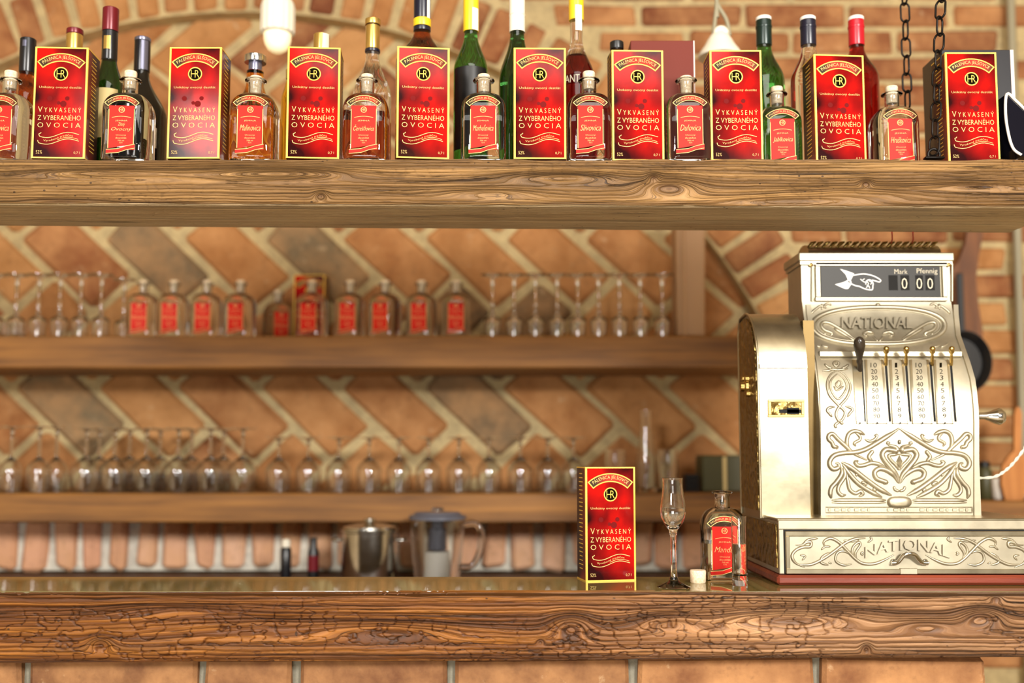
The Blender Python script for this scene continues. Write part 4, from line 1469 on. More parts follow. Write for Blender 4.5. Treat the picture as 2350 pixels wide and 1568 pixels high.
M().lathe([(0.008, H(1202) + 0.0004), (0.009, H(1199)), (0.016, H(1196)), (0.014, H(1190)), (0.002, H(1188))], 24).build('lid_knob', MT['steel'], t, 50)
for s in (-1, 1):
    M().tube(spline([(s * r * 0.99, -0.02, H(1240)), (s * (r + 0.018), -0.016, H(1238)), (s * (r + 0.022), 0, H(1238)), (s * (r + 0.018), 0.016, H(1238)), (s * r * 0.99, 0.02, H(1240))], 4), 0.003, 8).build('handle', MT['steel'], t, 50)
Y = 2.585
t = thing('blender_jug', 'glass blender jug with a dark lid and a handle on its right', 'blender', (Xp(1003, Y, z_bc), Y, z_bc))
H = lambda py: Zp(py, Y) - z_bc
u = Y / F
M().lathe([(48 * u, 0.0), (50 * u, 0.004), (58 * u, H(1260)), (63 * u, H(1192)), (61 * u, H(1192)), (56 * u, H(1260)), (46 * u, 0.012), (0.001, 0.010)], 36).build('jug', MT['clear'], t, 50)
M().lathe([(65 * u, H(1192) + 0.0004), (65 * u, H(1184)), (54 * u, H(1180)), (52 * u, H(1176)), (0.001, H(1175))], 36).build('lid', MT['grey_plastic'], t, 40)
M().lathe([(14 * u, H(1175) + 0.0004), (14 * u, H(1168)), (12 * u, H(1165)), (0.001, H(1164))], 24).build('lid_cap', MT['clear'], t, 40)
M().lathe([(21 * u, H(1262)), (20 * u, H(1215)), (15 * u, H(1212)), (15 * u, H(1193))], 28).build('measuring_insert', MT['grey_plastic'], t, 40)
M().lathe([(28 * u, 0.0125), (30 * u, 0.02), (28 * u, H(1266)), (0.004, H(1264))], 28).build('white_cup', MT['white'], t, 40)
M().tube(spline([(60 * u, 0, H(1205)), (86 * u, 0, H(1203)), (100 * u, 0, H(1222)), (98 * u, 0, H(1262)), (80 * u, 0, H(1298)), (54 * u, 0, H(1302))], 6), 0.008, 10).build('handle', MT['clear'], t, 50)
# ================================================================== CASH REGISTER
PROF = [(560, 1.870), (585, 1.870), (690, 1.870), (720, 1.863), (770, 1.845), (800, 1.822), (812, 1.815), (830, 1.806), (850, 1.799), (870, 1.793), (900, 1.786), (935, 1.782), (970, 1.780), (1200, 1.780)]
_py, _yy = [p[0] for p in PROF], [p[1] for p in PROF]
ysurf = lambda py: float(np.interp(py, _py, _yy))


def SF(px, py, off=0.0):
    return P(px, py, ysurf(py) - off)


YBF = 1.690                                   # front of the base
reg = thing('cash_register', 'ornate nickel-brass antique cash register with a raised oval nameplate', 'cash register', (P(2060, 1340, YBF).x, 1.80, ZC))
RB = lambda m, name, mat, smooth=None, parent=None: m.build(name, mat, parent or reg, smooth, True)
XL, XR = SF(1882, 1000).x, SF(2245, 1000).x
zb0 = Zp(1188, 1.780)                         # where the body meets the base
zt0 = Zp(588, 1.870)
body = M()
poly = [(ysurf(py), Zp(py, ysurf(py))) for py in (588, 690, 720, 745, 770, 785, 800, 812, 830, 850, 870, 900, 935, 970, 1100)] + [(1.780, zb0), (1.962, zb0), (1.962, zt0)]
body.prism(poly, XL, XR, 'yz')
RB(body, 'body', MT['brass'], 35)
# cast side plate on the left flank of the body
sp = M()
sp.prism([(1.880, Zp(606, 1.88)), (1.880, Zp(716, 1.88)), (1.955, Zp(716, 1.955)), (1.955, Zp(618, 1.955))], XL - 0.003, XL)
RB(sp, 'side_plate', MT['brass_side'])
# top moulding and arched lid with its rope crest
tm = M()
za, zb = Zp(600, 1.866), Zp(580, 1.866)
tm.box(XL - 0.006, XR + 0.006, 1.862, 1.968, za, zb, 0.002)
tm.box(XL - 0.003, XR + 0.003, 1.864, 1.966, za - 0.006, za)
RB(tm, 'top_moulding', MT['brass'])
lid = M()
rings = []
for i in range(9):
    a = PI * i / 8
    rings.append((1.915 - 0.040 * math.cos(a), zb + 0.022 * math.sin(a)))
lid.prism(rings, XL + 0.016, XR - 0.012, 'yz')
RB(lid, 'lid', MT['brass_plain'], 40)
cr = M()
for i in range(18):
    x = XL + 0.024 + (XR - XL - 0.046) * i / 17
    cr.tube([(x - 0.007, 1.884, zb + 0.0135), (x, 1.882, zb + 0.020), (x + 0.008, 1.886, zb + 0.0235)], [0.0018, 0.0038, 0.0018], 8)
tag(RB(cr, 'rope_crest', MT['brass_side'], 60), kind='stuff')


def frame(pxl, pxr, pyt, pyb, wpx, h, name, mat, wz=None):
    """raised rectangular frame lying on the front"""
    m = M()
    wz = wz or wpx
    for (a, b, c, d) in ((pxl, pxr, pyt, pyt + wz), (pxl, pxr, pyb - wz, pyb), (pxl, pxl + wpx, pyt + wz, pyb - wz), (pxr - wpx, pxr, pyt + wz, pyb - wz)):
        p, q = SF(a, c), SF(b, d)
        m.box(min(p.x, q.x), max(p.x, q.x), min(p.y, q.y) - h, max(p.y, q.y) + 0.001, min(p.z, q.z), max(p.z, q.z), 0.001)
    return RB(m, name, mat)


def ribbon(pxl, pxr, pys, h, name, mat, smooth=30):
    """raised band that follows the curved front; pxl and pxr give the edges at each picture height"""
    m = M()
    rings = []
    for py in pys:
        y = ysurf(py)
        a, b = P(pxl(py), py, y), P(pxr(py), py, y)
        rings.append([(a.x, y + 0.0006, a.z), (a.x, y - h, a.z), (b.x, y - h, b.z), (b.x, y + 0.0006, b.z)])
    m.loft(rings)
    return RB(m, name, mat, smooth)


lin = lambda x0, y0, x1, y1: (lambda py: x0 + (x1 - x0) * (py - y0) / (y1 - y0))
# display window
frame(1869, 2172, 603, 692, 13, 0.006, 'display_frame', MT['brass'], 9)
d0, d1 = SF(1882, 611), SF(2158, 683)
dm = M().box(d0.x, d1.x, 1.8672, 1.8705, d1.z, d0.z)
disp = RB(dm, 'display', MT['display'])
Z5 = lambda x, y: (1830 + x / 6.026, 570 + y / 6.026)


def flat_on(yoff):
    return lambda x, y: (P(*Z5(x, y), 1.8672 - yoff).x, P(*Z5(x, y), 1.8672 - yoff).z)


fl = flat_on(0.0003)
yd = 1.8672 - 0.0003
hm = M()
for pl in ([(590, 285), (690, 315), (735, 390), (690, 415), (665, 360)], [(690, 315), (785, 350), (760, 400), (735, 392)], [(735, 390), (760, 400), (738, 440), (752, 485), (700, 470), (690, 412)], [(520, 500), (640, 468), (695, 440), (752, 485), (735, 512), (700, 562), (660, 562)]):
    q = [fl(*p) for p in pl]
    hm.add([(a, yd, b) for a, b in q], [tuple(range(len(q)))])
for st in ([(760, 378), (850, 360), (930, 355), (1010, 370), (1080, 395), (1150, 440), (1135, 465), (1090, 455), (1030, 440)], [(745, 492), (800, 515), (870, 532), (930, 560), (1030, 574), (1042, 520), (1045, 480), (1000, 435), (955, 455), (945, 500)],
           [(870, 425), (905, 455), (940, 470)], [(900, 440), (930, 420)], [(955, 455), (985, 490), (960, 520)], [(990, 450), (1030, 470), (1010, 500)], [(950, 545), (985, 520), (1000, 555)]):
    strip(hm, [fl(*p) for p in spline(st, 4)], 0.0018 if len(st) > 5 else 0.0012, yd)
hm.build('pointing_hand_print', MT['white'], disp, None, False, False)
for v in hm.v[:0]:
    pass
o = disp.children[0]
o.data.transform(Matrix.Translation(-Vector(reg.location)))
lt = M()


def z5text(m, s, x0, x1, y0, y1):
    a, b = fl(x0, y1), fl(x1, y0)
    put_text(m, s, a[0], b[0], a[1], b[1], yd)


z5text(lt, 'Mark', 1343, 1520, 290, 354)
z5text(lt, 'Pfennig', 1652, 1935, 278, 368)
wn = M()
for a, b in ((1265, 1385), (1430, 1545), (1635, 1735), (1775, 1895)):
    p, q = fl(a, 580), fl(b, 372)
    wn.add([(p[0], yd + 0.0001, p[1]), (q[0], yd + 0.0001, p[1]), (q[0], yd + 0.0001, q[1]), (p[0], yd + 0.0001, q[1])], [(0, 1, 2, 3)])
o = wn.build('number_windows', MT['slot'], disp, None, False, False)
o.data.transform(Matrix.Translation(-Vector(reg.location)))
for a in (1445, 1650, 1800):
    z5text(lt, '0', a, a + 72, 412, 562)
o = lt.build('display_lettering', MT['paper'], disp, None, False, False)
o.data.transform(Matrix.Translation(-Vector(reg.location)))
# corner rods of the display
for px in (1863, 2184):
    m = M()
    a, b = SF(px, 606), SF(px, 692)
    m.tube([(a.x, a.y - 0.002, a.z), (b.x, b.y - 0.002, b.z)], 0.0022, 8)
    RB(m, 'corner_rod', MT['brass'], 60)
for px in (1861, 2177):
    m = M()
    a = SF(px, 608, 0.004)
    m.lathe([(0.0034, 0), (0.0034, 0.002), (0.001, 0.003)], 12)
    m.v = [(a.x + v[0], a.y - v[2], a.z + v[1]) for v in m.v]
    RB(m, 'screw', MT['brass_yellow'], 40)
# side pilasters along the front
pys = [700, 720, 745, 770, 785, 800, 815, 830, 850, 870, 900, 935, 970, 1080, 1186]
edgeL = lambda py: float(np.interp(py, [690, 720, 770, 810, 830, 900, 970, 1190], [1848, 1850, 1857, 1867, 1872, 1880, 1882, 1882]))
edgeR = lambda py: float(np.interp(py, [690, 720, 770, 810, 835, 870, 920, 970, 1190], [2197, 2198, 2203, 2217, 2226, 2236, 2243, 2245, 2245]))
ribbon(lambda p: edgeL(p) + 0.3, lambda p: edgeL(p) + 11, pys, 0.004, 'side_pilaster', MT['brass'], 40)
ribbon(lambda p: edgeR(p) - 11, lambda p: edgeR(p) - 0.3, pys, 0.004, 'side_pilaster', MT['brass'], 40)
# nameplate oval
ov = []
for i in range(73):
    a = 2 * PI * i / 72
    x = 1120 + 915 * math.copysign(abs(math.cos(a)) ** 0.85, math.cos(a))
    y = 1075 - 258 * math.copysign(abs(math.sin(a)) ** 0.9, math.sin(a))
    ov.append(SF(*Z5(x, y), 0.0002))
m = M().relief(ov, 0.0046, taper=False)
ov2 = []
for i in range(73):
    a = 2 * PI * i / 72
    ov2.append(SF(*Z5(1120 + 860 * math.copysign(abs(math.cos(a)) ** 0.85, math.cos(a)), 1075 - 222 * math.copysign(abs(math.sin(a)) ** 0.9, math.sin(a))), 0.0002))
m.relief(ov2, 0.0016, taper=False)
RB(m, 'oval_moulding', MT['brass'], 60)
# raised name
v, f = text2d('NATIONAL', 0.06)
m = M()
vs = []
for p in v:
    x, y = Z5(612 + 985 * p[0], 1108 - 165 * p[1])
    q = SF(x, y, 0.0005 + 0.0058 * (p[2] + 1) / 2)
    vs.append(q)
m.add(vs, f)
RB(m, 'name_lettering', MT['brass'])


def scrolls(strokes, conv, mirror, r, name, mat=None, off=0.0002, n=6):
    m = M()
    for st in strokes:
        w = r
        if isinstance(st[0], (int, float)):
            w, st = r * st[0], st[1:]
        for s in ((0, 1) if mirror is not None else (0,)):
            pts = [(2 * mirror - x, y) if s else (x, y) for x, y in st]
            m.relief([SF(*conv(*p), off) for p in spline(pts, n)], w)
    o = RB(m, name, mat or MT['brass'], 60)
    return tag(o, kind='stuff')


scrolls([[(790, 1255), (700, 1190), (600, 1125), (500, 1065), (420, 1030), (350, 1030), (330, 1075), (370, 1130), (440, 1160), (480, 1185), (455, 1215)],
         [(790, 1285), (690, 1220), (590, 1160), (500, 1105)],
         [0.7, (360, 1175), (390, 1195)],
         [(1060, 1180), (1010, 1165), (960, 1160), (920, 1185), (940, 1215), (980, 1215)], [0.8, (1110, 1290), (1070, 1250), (1050, 1220)]],
        Z5, 1120, 0.0034, 'nameplate_scrolls')
scrolls([[(470, 790), (430, 770), (390, 780), (370, 810), (400, 830)], [(380, 820), (320, 800), (270, 830), (220, 870), (190, 910)], [0.8, (330, 770), (350, 800), (330, 850)],
         [(210, 1310), (260, 1350), (320, 1370)], [(330, 1330), (370, 1360), (430, 1370)]], Z5, 1150, 0.0026, 'corner_scrolls')
m = M()
c = SF(*Z5(1110, 790))
m.lathe([(0.0045, 0), (0.004, 0.003), (0.001, 0.0045)], 14)
m.v = [(c.x + v_[0], c.y - v_[2], c.z + v_[1]) for v_ in m.v]
RB(m, 'boss', MT['brass'], 60)
# ledge above the keys
m = M()
a, b = P(1878, 812, 1.812), P(2206, 812, 1.812)
m.box(a.x, b.x, 1.806, 1.83, Zp(820, 1.812), Zp(806, 1.812), 0.0015)
RB(m, 'key_ledge', MT['brass'])
# key columns: slots, tapes, levers
Z6 = lambda x, y: (1870 + x / 6.026, 770 + y / 6.026)
kp = [826, 836, 846, 858, 870, 885, 900, 918, 936, 955, 972]
kp2 = kp[2:]
slots = [(650, 690), (985, 1040), (1265, 1320), (1605, 1660), (1885, 1945)]
for (xt, xb) in slots:
    c = lin(1870 + xt / 6.026, 846, 1870 + xb / 6.026, 968)
    ribbon(lambda p: c(p) - 2.6, lambda p: c(p) + 2.6, [832] + kp2[:-1] + [968], 0.0003, 'lever_slot', MT['slot'])
tapes = [((520, 640), (575, 678), None), ((690, 945), (720, 1010), '2'), ((1030, 1225), (1068, 1300), '1'), ((1310, 1570), (1345, 1635), '2'), ((1640, 1850), (1685, 1920), '1')]
for (t0, t1), (b0, b1), kind_ in tapes:
    l = lin(1870 + t0 / 6.026, 846, 1870 + b0 / 6.026, 972)
    r = lin(1870 + t1 / 6.026, 846, 1870 + b1 / 6.026, 972)
    ribbon(l, r, kp, 0.0028, 'key_strip', MT['brass_plain'] if kind_ is None else MT['brass'])
    if kind_:
        ribbon(lambda p: l(p) + 0.4, lambda p: l(p) + 4.5, kp, 0.0042, 'strip_rim', MT['brass_plain'])
        ribbon(lambda p: r(p) - 4.5, lambda p: r(p) - 0.4, kp, 0.0042, 'strip_rim', MT['brass_plain'])
        dg = M()
        for k in range(9):
            yy_ = 838 + k * 14.6
            cx_ = (l(yy_) + r(yy_)) / 2
            s = str(k + 1) + ('0' if kind_ == '2' else '')
            v, f = text2d(s)
            w = 14 if kind_ == '2' else (5 if k == 0 else 7.5)
            dg.add([SF(cx_ - w / 2 + w * p[0], yy_ + 5.2 - 10.4 * p[1], 0.0037) for p in v], f)
        o = RB(dg, 'key_numbers', MT['black_print'], None)
    cx_ = (l(965) + r(965)) / 2
    m = M()
    q = SF(cx_, 971, 0.0025)
    m.lathe([(0.0016, 0), (0.0014, 0.001), (0.0004, 0.0014)], 10)
    m.v = [(q.x + v_[0], q.y - v_[2], q.z + v_[1]) for v_ in m.v]
    RB(m, 'rivet', MT['dark_grip'], 60)
for px in (2034, 2080, 2140, 2184):
    m = M()
    b = SF(px - 1, 838)
    t_ = P(px, 796, ysurf(838) - 0.030)
    d = (t_ - b)
    pts = [b + d * u for u in (0.0, 0.25, 0.5, 0.62, 0.72, 0.80, 0.88, 0.95, 1.0)]
    m.tube(pts, [0.0028, 0.0030, 0.0024, 0.0022, 0.0046, 0.0036, 0.0050, 0.0044, 0.0012], 12)
    RB(m, 'lever', MT['brass_yellow'], 60)
m = M()
b = SF(1973, 852)
t_ = P(1972, 773, ysurf(850) - 0.038)
d = t_ - b
us = (0.0, 0.18, 0.30, 0.36, 0.45, 0.6, 0.75, 0.88, 0.96, 1.0)
m.tube([b + d * u for u in us], [0.004, 0.004, 0.0055, 0.0042, 0.0058, 0.0082, 0.0098, 0.0090, 0.0055, 0.001], 16)
RB(m, 'main_lever', MT['dark_grip'], 60)
# medallion at the left of the keys
scrolls([[(320, 480), (220, 540), (170, 660), (200, 820), (320, 960), (410, 1050), (400, 1130), (345, 1190), (295, 1120), (300, 1050), (350, 970), (450, 850), (490, 700), (420, 560), (320, 485)],
         [0.8, (310, 530), (230, 610), (210, 700), (250, 810), (320, 880), (390, 820), (440, 710), (400, 600), (310, 530)],
         [(100, 490), (180, 490), (240, 470), (310, 480), (390, 470), (460, 460)], [(130, 390), (180, 440), (240, 460)], [(470, 400), (420, 440), (370, 460)], [(290, 350), (260, 390), (290, 430), (330, 390), (290, 350)],
         [(280, 990), (200, 1000), (170, 1040), (210, 1090), (240, 1130)], [(420, 980), (490, 1000), (520, 1030), (480, 1080), (450, 1130)], [(345, 1190), (280, 1240), (300, 1280)], [(345, 1190), (390, 1230)],
         [0.7, (330, 620), (290, 680), (330, 720), (370, 660), (330, 620)], [0.7, (260, 700), (300, 760), (350, 740), (400, 700)]], Z6, None, 0.0026, 'medallion')
# lower scroll panel
Z7 = lambda x, y: (1870 + x / 6.0256, 960 + y / 6.0256)
lower = [[1.5, (1168, 140), (1080, 200), (1000, 250), (850, 345), (700, 430), (560, 472), (400, 482), (270, 515), (208, 590), (210, 660), (260, 705), (325, 680), (325, 635), (285, 620)],
         [1.3, (720, 580), (540, 490), (430, 390), (320, 290), (250, 220), (195, 235), (190, 290), (235, 335), (260, 390), (310, 400), (300, 430)],
         [1.3, (480, 450), (440, 340), (465, 225), (540, 180), (620, 195), (690, 230)], [1.0, (550, 190), (620, 250), (620, 300), (575, 325), (545, 350), (565, 390)],
         [0.9, (690, 290), (760, 320), (830, 290), (860, 240), (820, 240)],
         [1.5, (370, 610), (520, 700), (700, 840), (880, 970), (1060, 1070)], [1.4, (385, 640), (500, 800), (620, 920), (780, 1020), (930, 1095)],
         [1.4, (365, 680), (370, 770), (300, 880), (230, 960), (212, 1040), (230, 1110)], [1.2, (400, 690), (415, 800), (335, 930), (320, 1010), (370, 1065), (430, 1060)],
         [1.2, (435, 750), (460, 900), (485, 990), (560, 1040), (630, 1010), (660, 1050), (610, 1085)],
         [1.6, (1162, 900), (1130, 790), (1045, 685), (960, 580), (930, 500), (980, 435), (1060, 440), (1130, 450), (1115, 400), (1010, 370)],
         [1.5, (1150, 890), (1090, 790), (990, 720), (890, 700), (825, 750), (850, 830), (940, 870), (990, 890), (950, 910)],
         [1.3, (1010, 705), (890, 640), (780, 620), (680, 650), (600, 655), (560, 610), (600, 590)], [1.2, (800, 605), (745, 540), (780, 480), (810, 450)],
         [1.0, (1165, 500), (1090, 505), (1020, 520), (1060, 590), (1120, 650), (1160, 720)],
         [0.8, (640, 880), (690, 900), (720, 930)], [0.8, (560, 770), (590, 800)], [0.8, (800, 970), (850, 1010)],
         [1.0, (985, 340), (1040, 350)], [1.0, (1168, 300), (1168, 360)], [0.9, (1090, 940), (1110, 990), (1168, 1010)],
         [1.2, (235, 1135), (500, 1135), (800, 1135), (985, 1135)], [0.8, (235, 1168), (600, 1168), (985, 1168)]]
scrolls(lower, Z7, 1168, 0.0029, 'panel_scrolls')
m = M()
c = [SF(*Z7(1168 + 45 * dx, 600 + 95 * dy)) for dx, dy in ((0, -1), (1, 0), (0, 1), (-1, 0))]
apex = SF(*Z7(1168, 600), 0.005)
m.add([tuple(q) for q in c] + [tuple(apex)], [(0, 1, 4), (1, 2, 4), (2, 3, 4), (3, 0, 4)])
RB(m, 'diamond', MT['brass'])
m = M()
q = SF(*Z7(1165, 1160))
prof_ = [(1.0, 0.0), (0.97, 0.004), (0.85, 0.0065), (0.5, 0.0075), (0.02, 0.008)]
rings = [[(q.x + 0.0205 * k * math.copysign(abs(math.cos(2 * PI * i / 28)) ** 0.7, math.cos(2 * PI * i / 28)), q.y - h, q.z + 0.0098 * k * math.copysign(abs(math.sin(2 * PI * i / 28)) ** 0.8, math.sin(2 * PI * i / 28))) for i in range(28)] for k, h in prof_]
m.loft(rings)
RB(m, 'maker_plate', MT['brass'], 50)
# border of little raised tablets at the foot of the panel
frame(1892, 2232, 1163, 1178, 3, 0.0022, 'foot_border', MT['brass'], 2.5)
m = M()
for i in range(22):
    px = 1900 + i * 15
    if i in (7, 8, 13):
        continue
    a, b = SF(px, 1167), SF(px + (11 if i % 3 else 6), 1174)
    m.box(a.x, b.x, 1.7785, 1.7805, b.z, a.z, 0.0006)
tag(RB(m, 'foot_tablets', MT['brass']), kind='stuff')

# ---- receipt box on the left
xa, xb = P(1745, 1000, 1.782).x, P(1856, 1000, 1.782).x
zt, zc_, zb_ = Zp(722, 1.872), Zp(838, 1.782), zb0 - 0.001
prof_ = [(1.782, zb_), (1.782, zc_)]
ry, rz_ = 0.090, zt - zc_
for i in range(1, 11):
    a = PI / 2 * i / 10
    prof_.append((1.782 + ry * (1 - math.cos(a)), zc_ + rz_ * math.sin(a)))
prof_ += [(1.915, zt - 0.004), (1.930, zt - 0.03), (1.930, zb_)]
m = M().prism(prof_, xa, xb, 'yz')
rb = RB(m, 'receipt_box', MT['brass_plain'], 40)
inn = [(1.792, zb_ + 0.012)] + [(y + (0.008 if y < 1.8 else 0.004 if y < 1.86 else -0.002), z - 0.008) for y, z in prof_[1:-2]] + [(1.922, zt - 0.035), (1.922, zb_ + 0.012)]
m = M().prism(inn, xa - 0.004, xa, 'yz')
RB(m, 'side_plate', MT['brass_side'])
m = M()
m.tube([(xa - 0.002, y, z) for y, z in prof_], 0.0022, 8)
RB(m, 'edge_bead', MT['brass_plain'], 60)
m = M()
m.box(xa, xb + 0.0005, 1.7795, 1.783, Zp(846, 1.782), Zp(836, 1.782), 0.0007)
RB(m, 'seam_strip', MT['brass_plain'])
m = M().box(xb, XL, 1.800, 1.95, zb_, zt - 0.02)
RB(m, 'joint_panel', MT['bronze'])
# slot with its frame
m = M()
for (a, b, c, d) in ((1762, 1846, 917, 923), (1762, 1846, 952, 958), (1762, 1770, 923, 952), (1838, 1846, 923, 952)):
    p, q = P(a, c, 1.782), P(b, d, 1.782)
    m.box(p.x, q.x, 1.7795, 1.783, q.z, p.z, 0.0005)
RB(m, 'slot_frame', MT['brass_yellow'])
p, q = P(1770, 923, 1.782), P(1838, 952, 1.782)
RB(M().box(p.x, q.x, 1.7812, 1.7826, q.z, p.z), 'slot_plate', MT['brass_side'])
m = M()
for (a, b, c, d) in ((1788, 1846, 940, 948), (1806, 1834, 936, 951)):
    p, q = P(a, c, 1.781), P(b, d, 1.781)
    m.box(p.x, q.x, 1.7803, 1.7815, q.z, p.z)
RB(m, 'ticket_slot', MT['slot'])
# lock on the left flank
c = Vector((xa - 0.004, 1.858, Zp(888, 1.86)))
m = M().lathe([(0.014, 0), (0.013, 0.004), (0.009, 0.006), (0.008, 0.012), (0.002, 0.013)], 18)
m.v = [(c.x - v_[2], c.y + v_[0], c.z + v_[1]) for v_ in m.v]
RB(m, 'lock', MT['brass_yellow'], 40)
m = M()
for (yo, zo) in ((1.838, 905), (1.87, 868), (1.845, 870)):
    m.lathe([(0.006, 0), (0.005, 0.006), (0.001, 0.008)], 12, (0, 0, 0))
    k = len(m.v) - 36
    for i in range(k, len(m.v)):
        v_ = m.v[i]
        m.v[i] = (xa - 0.004 - v_[2], yo + v_[0], Zp(zo, 1.85) + v_[1])
tag(RB(m, 'lock_bosses', MT['brass_yellow'], 50), kind='stuff')

# ---- base with the drawer
bL, bR = P(1789, 1260, YBF).x, P(2389, 1260, YBF).x
z_bt, z_bb, z_pl = Zp(1191, YBF), Zp(1319, YBF), ZC + 0.0005
yB1 = 1.985
m = M().box(bL, bR, YBF + 0.004, yB1, z_bb, z_bt, 0.0012)
RB(m, 'base', MT['brass'])
m = M().box(bL - 0.003, bR + 0.003, YBF, yB1 + 0.003, z_bt - 0.004, z_bt + 0.001, 0.0012)
RB(m, 'base_top', MT['brass_plain'])
fz = lambda py: Zp(py, YBF)
# fascia above the drawer
m = M().box(bL - 0.001, bR + 0.001, YBF + 0.0005, YBF + 0.006, fz(1215), fz(1193), 0.0008)
RB(m, 'fascia', MT['brass'])
m = M()
m.box(P(1800, 1260, YBF).x, bR - 0.003, YBF + 0.0032, YBF + 0.0042, fz(1318), fz(1216.5))
RB(m, 'drawer_gap', MT['slot'])
x0, x1 = P(1803, 1260, YBF).x, bR - 0.006
dr = RB(M().box(x0, x1, YBF + 0.001, YBF + 0.006, fz(1317.5), fz(1219.5), 0.001), 'drawer', MT['brass'])


def child_of_drawer(m, name, mat, smooth=None):
    l = reg.location
    m.v = [(p[0] - l[0], p[1] - l[1], p[2] - l[2]) for p in m.v]
    return link(name, m.mesh(name, smooth), mat, dr)


m = M()
fw = 0.006
m.box(x0, x1, YBF - 0.002, YBF + 0.001, fz(1231), fz(1219.5), 0.0008).box(x0, x1, YBF - 0.002, YBF + 0.001, fz(1317.5), fz(1306), 0.0008)
m.box(x0, P(1812, 1260, YBF).x, YBF - 0.002, YBF + 0.001, fz(1306), fz(1231), 0.0008).box(x1 - fw, x1, YBF - 0.002, YBF + 0.001, fz(1306), fz(1231), 0.0008)
child_of_drawer(m, 'drawer_frame', MT['brass_plain'])
Z8 = lambda x, y: (1780 + x / 4.123, 1170 + y / 4.123)
SB = lambda px, py, off=0.0: P(px, py, YBF + 0.001 - off)
dst = [[1.2, (275, 545), (190, 505), (155, 440), (190, 385), (260, 355), (325, 350), (335, 310), (290, 310), (250, 335), (190, 335)], [1.2, (200, 520), (330, 520), (450, 465), (560, 390), (660, 315), (760, 275), (850, 270)],
       [1.2, (470, 355), (455, 305), (520, 272), (600, 310), (680, 390), (760, 470), (830, 510), (930, 512), (1030, 475), (1120, 425)],
       [(770, 480), (755, 410), (800, 335), (785, 310), (735, 350), (725, 410), (770, 465)], [(720, 515), (640, 525), (570, 485), (580, 415), (640, 392), (710, 425)], [(500, 525), (430, 500), (440, 450), (510, 405)],
       [(260, 330), (310, 285), (400, 272)], [0.8, (430, 380), (470, 350), (520, 350)], [0.8, (230, 430), (280, 440), (250, 480)], [0.8, (870, 310), (910, 280), (890, 260)], [0.9, (830, 430), (810, 415), (830, 400)],
       [0.7, (500, 500), (530, 510)], [0.8, (640, 290), (720, 300), (790, 290)]]
m = M()
for st in dst:
    w = 0.0022
    if isinstance(st[0], (int, float)):
        w, st = w * st[0], st[1:]
    for s in (0, 1):
        pts = [(2 * 1268 - x, y) if s else (x, y) for x, y in st]
        m.relief([SB(*Z8(*p), 0.0002) for p in spline(pts, 6)], w)
for st in [[(2130, 300), (2180, 250), (2280, 270), (2330, 310)], [(2100, 440), (2180, 370), (2290, 360), (2340, 430), (2290, 500), (2220, 470), (2260, 410)]]:
    pass
tag(child_of_drawer(m, 'drawer_scrolls', MT['brass'], 60), kind='stuff')
v, f = text2d('NATIONAL', 0.05)
m = M()
vs = []
for p in v:
    u_ = p[0] * 2 - 1
    x = 1250 + 400 * u_
    y = 385 - 110 * p[1] + 75 * u_ * u_
    q = SB(*Z8(x, y), 0.0003 + 0.0036 * (p[2] + 1) / 2)
    vs.append(q)
m.add(vs, f)
child_of_drawer(m, 'drawer_lettering', MT['brass'])
m = M()
hp = spline([(1095, 505), (1150, 500), (1180, 470), (1215, 430), (1268, 415), (1320, 430), (1355, 470), (1385, 500), (1440, 505)], 5)
m.tube([SB(*Z8(*p), 0.005 + 0.010 * math.sin(PI * min(max((p[0] - 1150) / 236, 0), 1))) for p in hp], 0.0035, 10)
for sx in (1115, 1420):
    c = SB(*Z8(sx, 490))
    m.relief([SB(*Z8(sx + (38 - 2.2 * k) * math.cos(k * 0.5) * 0.9, 490 + (38 - 2.2 * k) * math.sin(k * 0.5) * 0.9), 0.0004) for k in range(16)], 0.0018)
child_of_drawer(m, 'drawer_handle', MT['steel'], 60)
m = M().box(P(2064, 1300, YBF).x, P(2104, 1300, YBF).x, YBF - 0.003, YBF + 0.001, fz(1318), fz(1304), 0.0008)
child_of_drawer(m, 'catch_plate', MT['brass'])
# flank and wooden plinth
m = M().box(bL - 0.003, bL, YBF + 0.010, yB1 - 0.01, fz(1306), fz(1204), 0.001)
RB(m, 'flank_plate', MT['brass_side'])
m = M()
m.box(bL - 0.006, bR + 0.006, YBF - 0.006, yB1 + 0.004, z_pl, z_bb - 0.0005, 0.004)
RB(m, 'plinth', MT['mahogany'])
# crank on the right, bosses
c = P(2246, 955, 1.86)
m = M()
m.tube([(c.x - 0.004, c.y, c.z), (c.x + 0.010, c.y, c.z), (c.x + 0.018, c.y, c.z - 0.0005), (c.x + 0.028, c.y, c.z - 0.001), (c.x + 0.037, c.y, c.z - 0.001), (c.x + 0.044, c.y, c.z - 0.001), (c.x + 0.047, c.y, c.z - 0.001)],
       [0.006, 0.0062, 0.0085, 0.0125, 0.0150, 0.0110, 0.002], 20)
RB(m, 'crank_handle', MT['steel'], 60)
for (px, py, r) in ((2230, 836, 0.008), (2243, 1058, 0.009)):
    c = P(px, py, 1.83)
    m = M().lathe([(r, 0), (r * 0.95, 0.006), (r * 0.6, 0.010), (0.001, 0.0115)], 18)
    m.v = [(XR - 0.001 + v_[2], c.y + v_[0], c.z + v_[1]) for v_ in m.v]
    RB(m, 'side_boss', MT['brass'], 60)

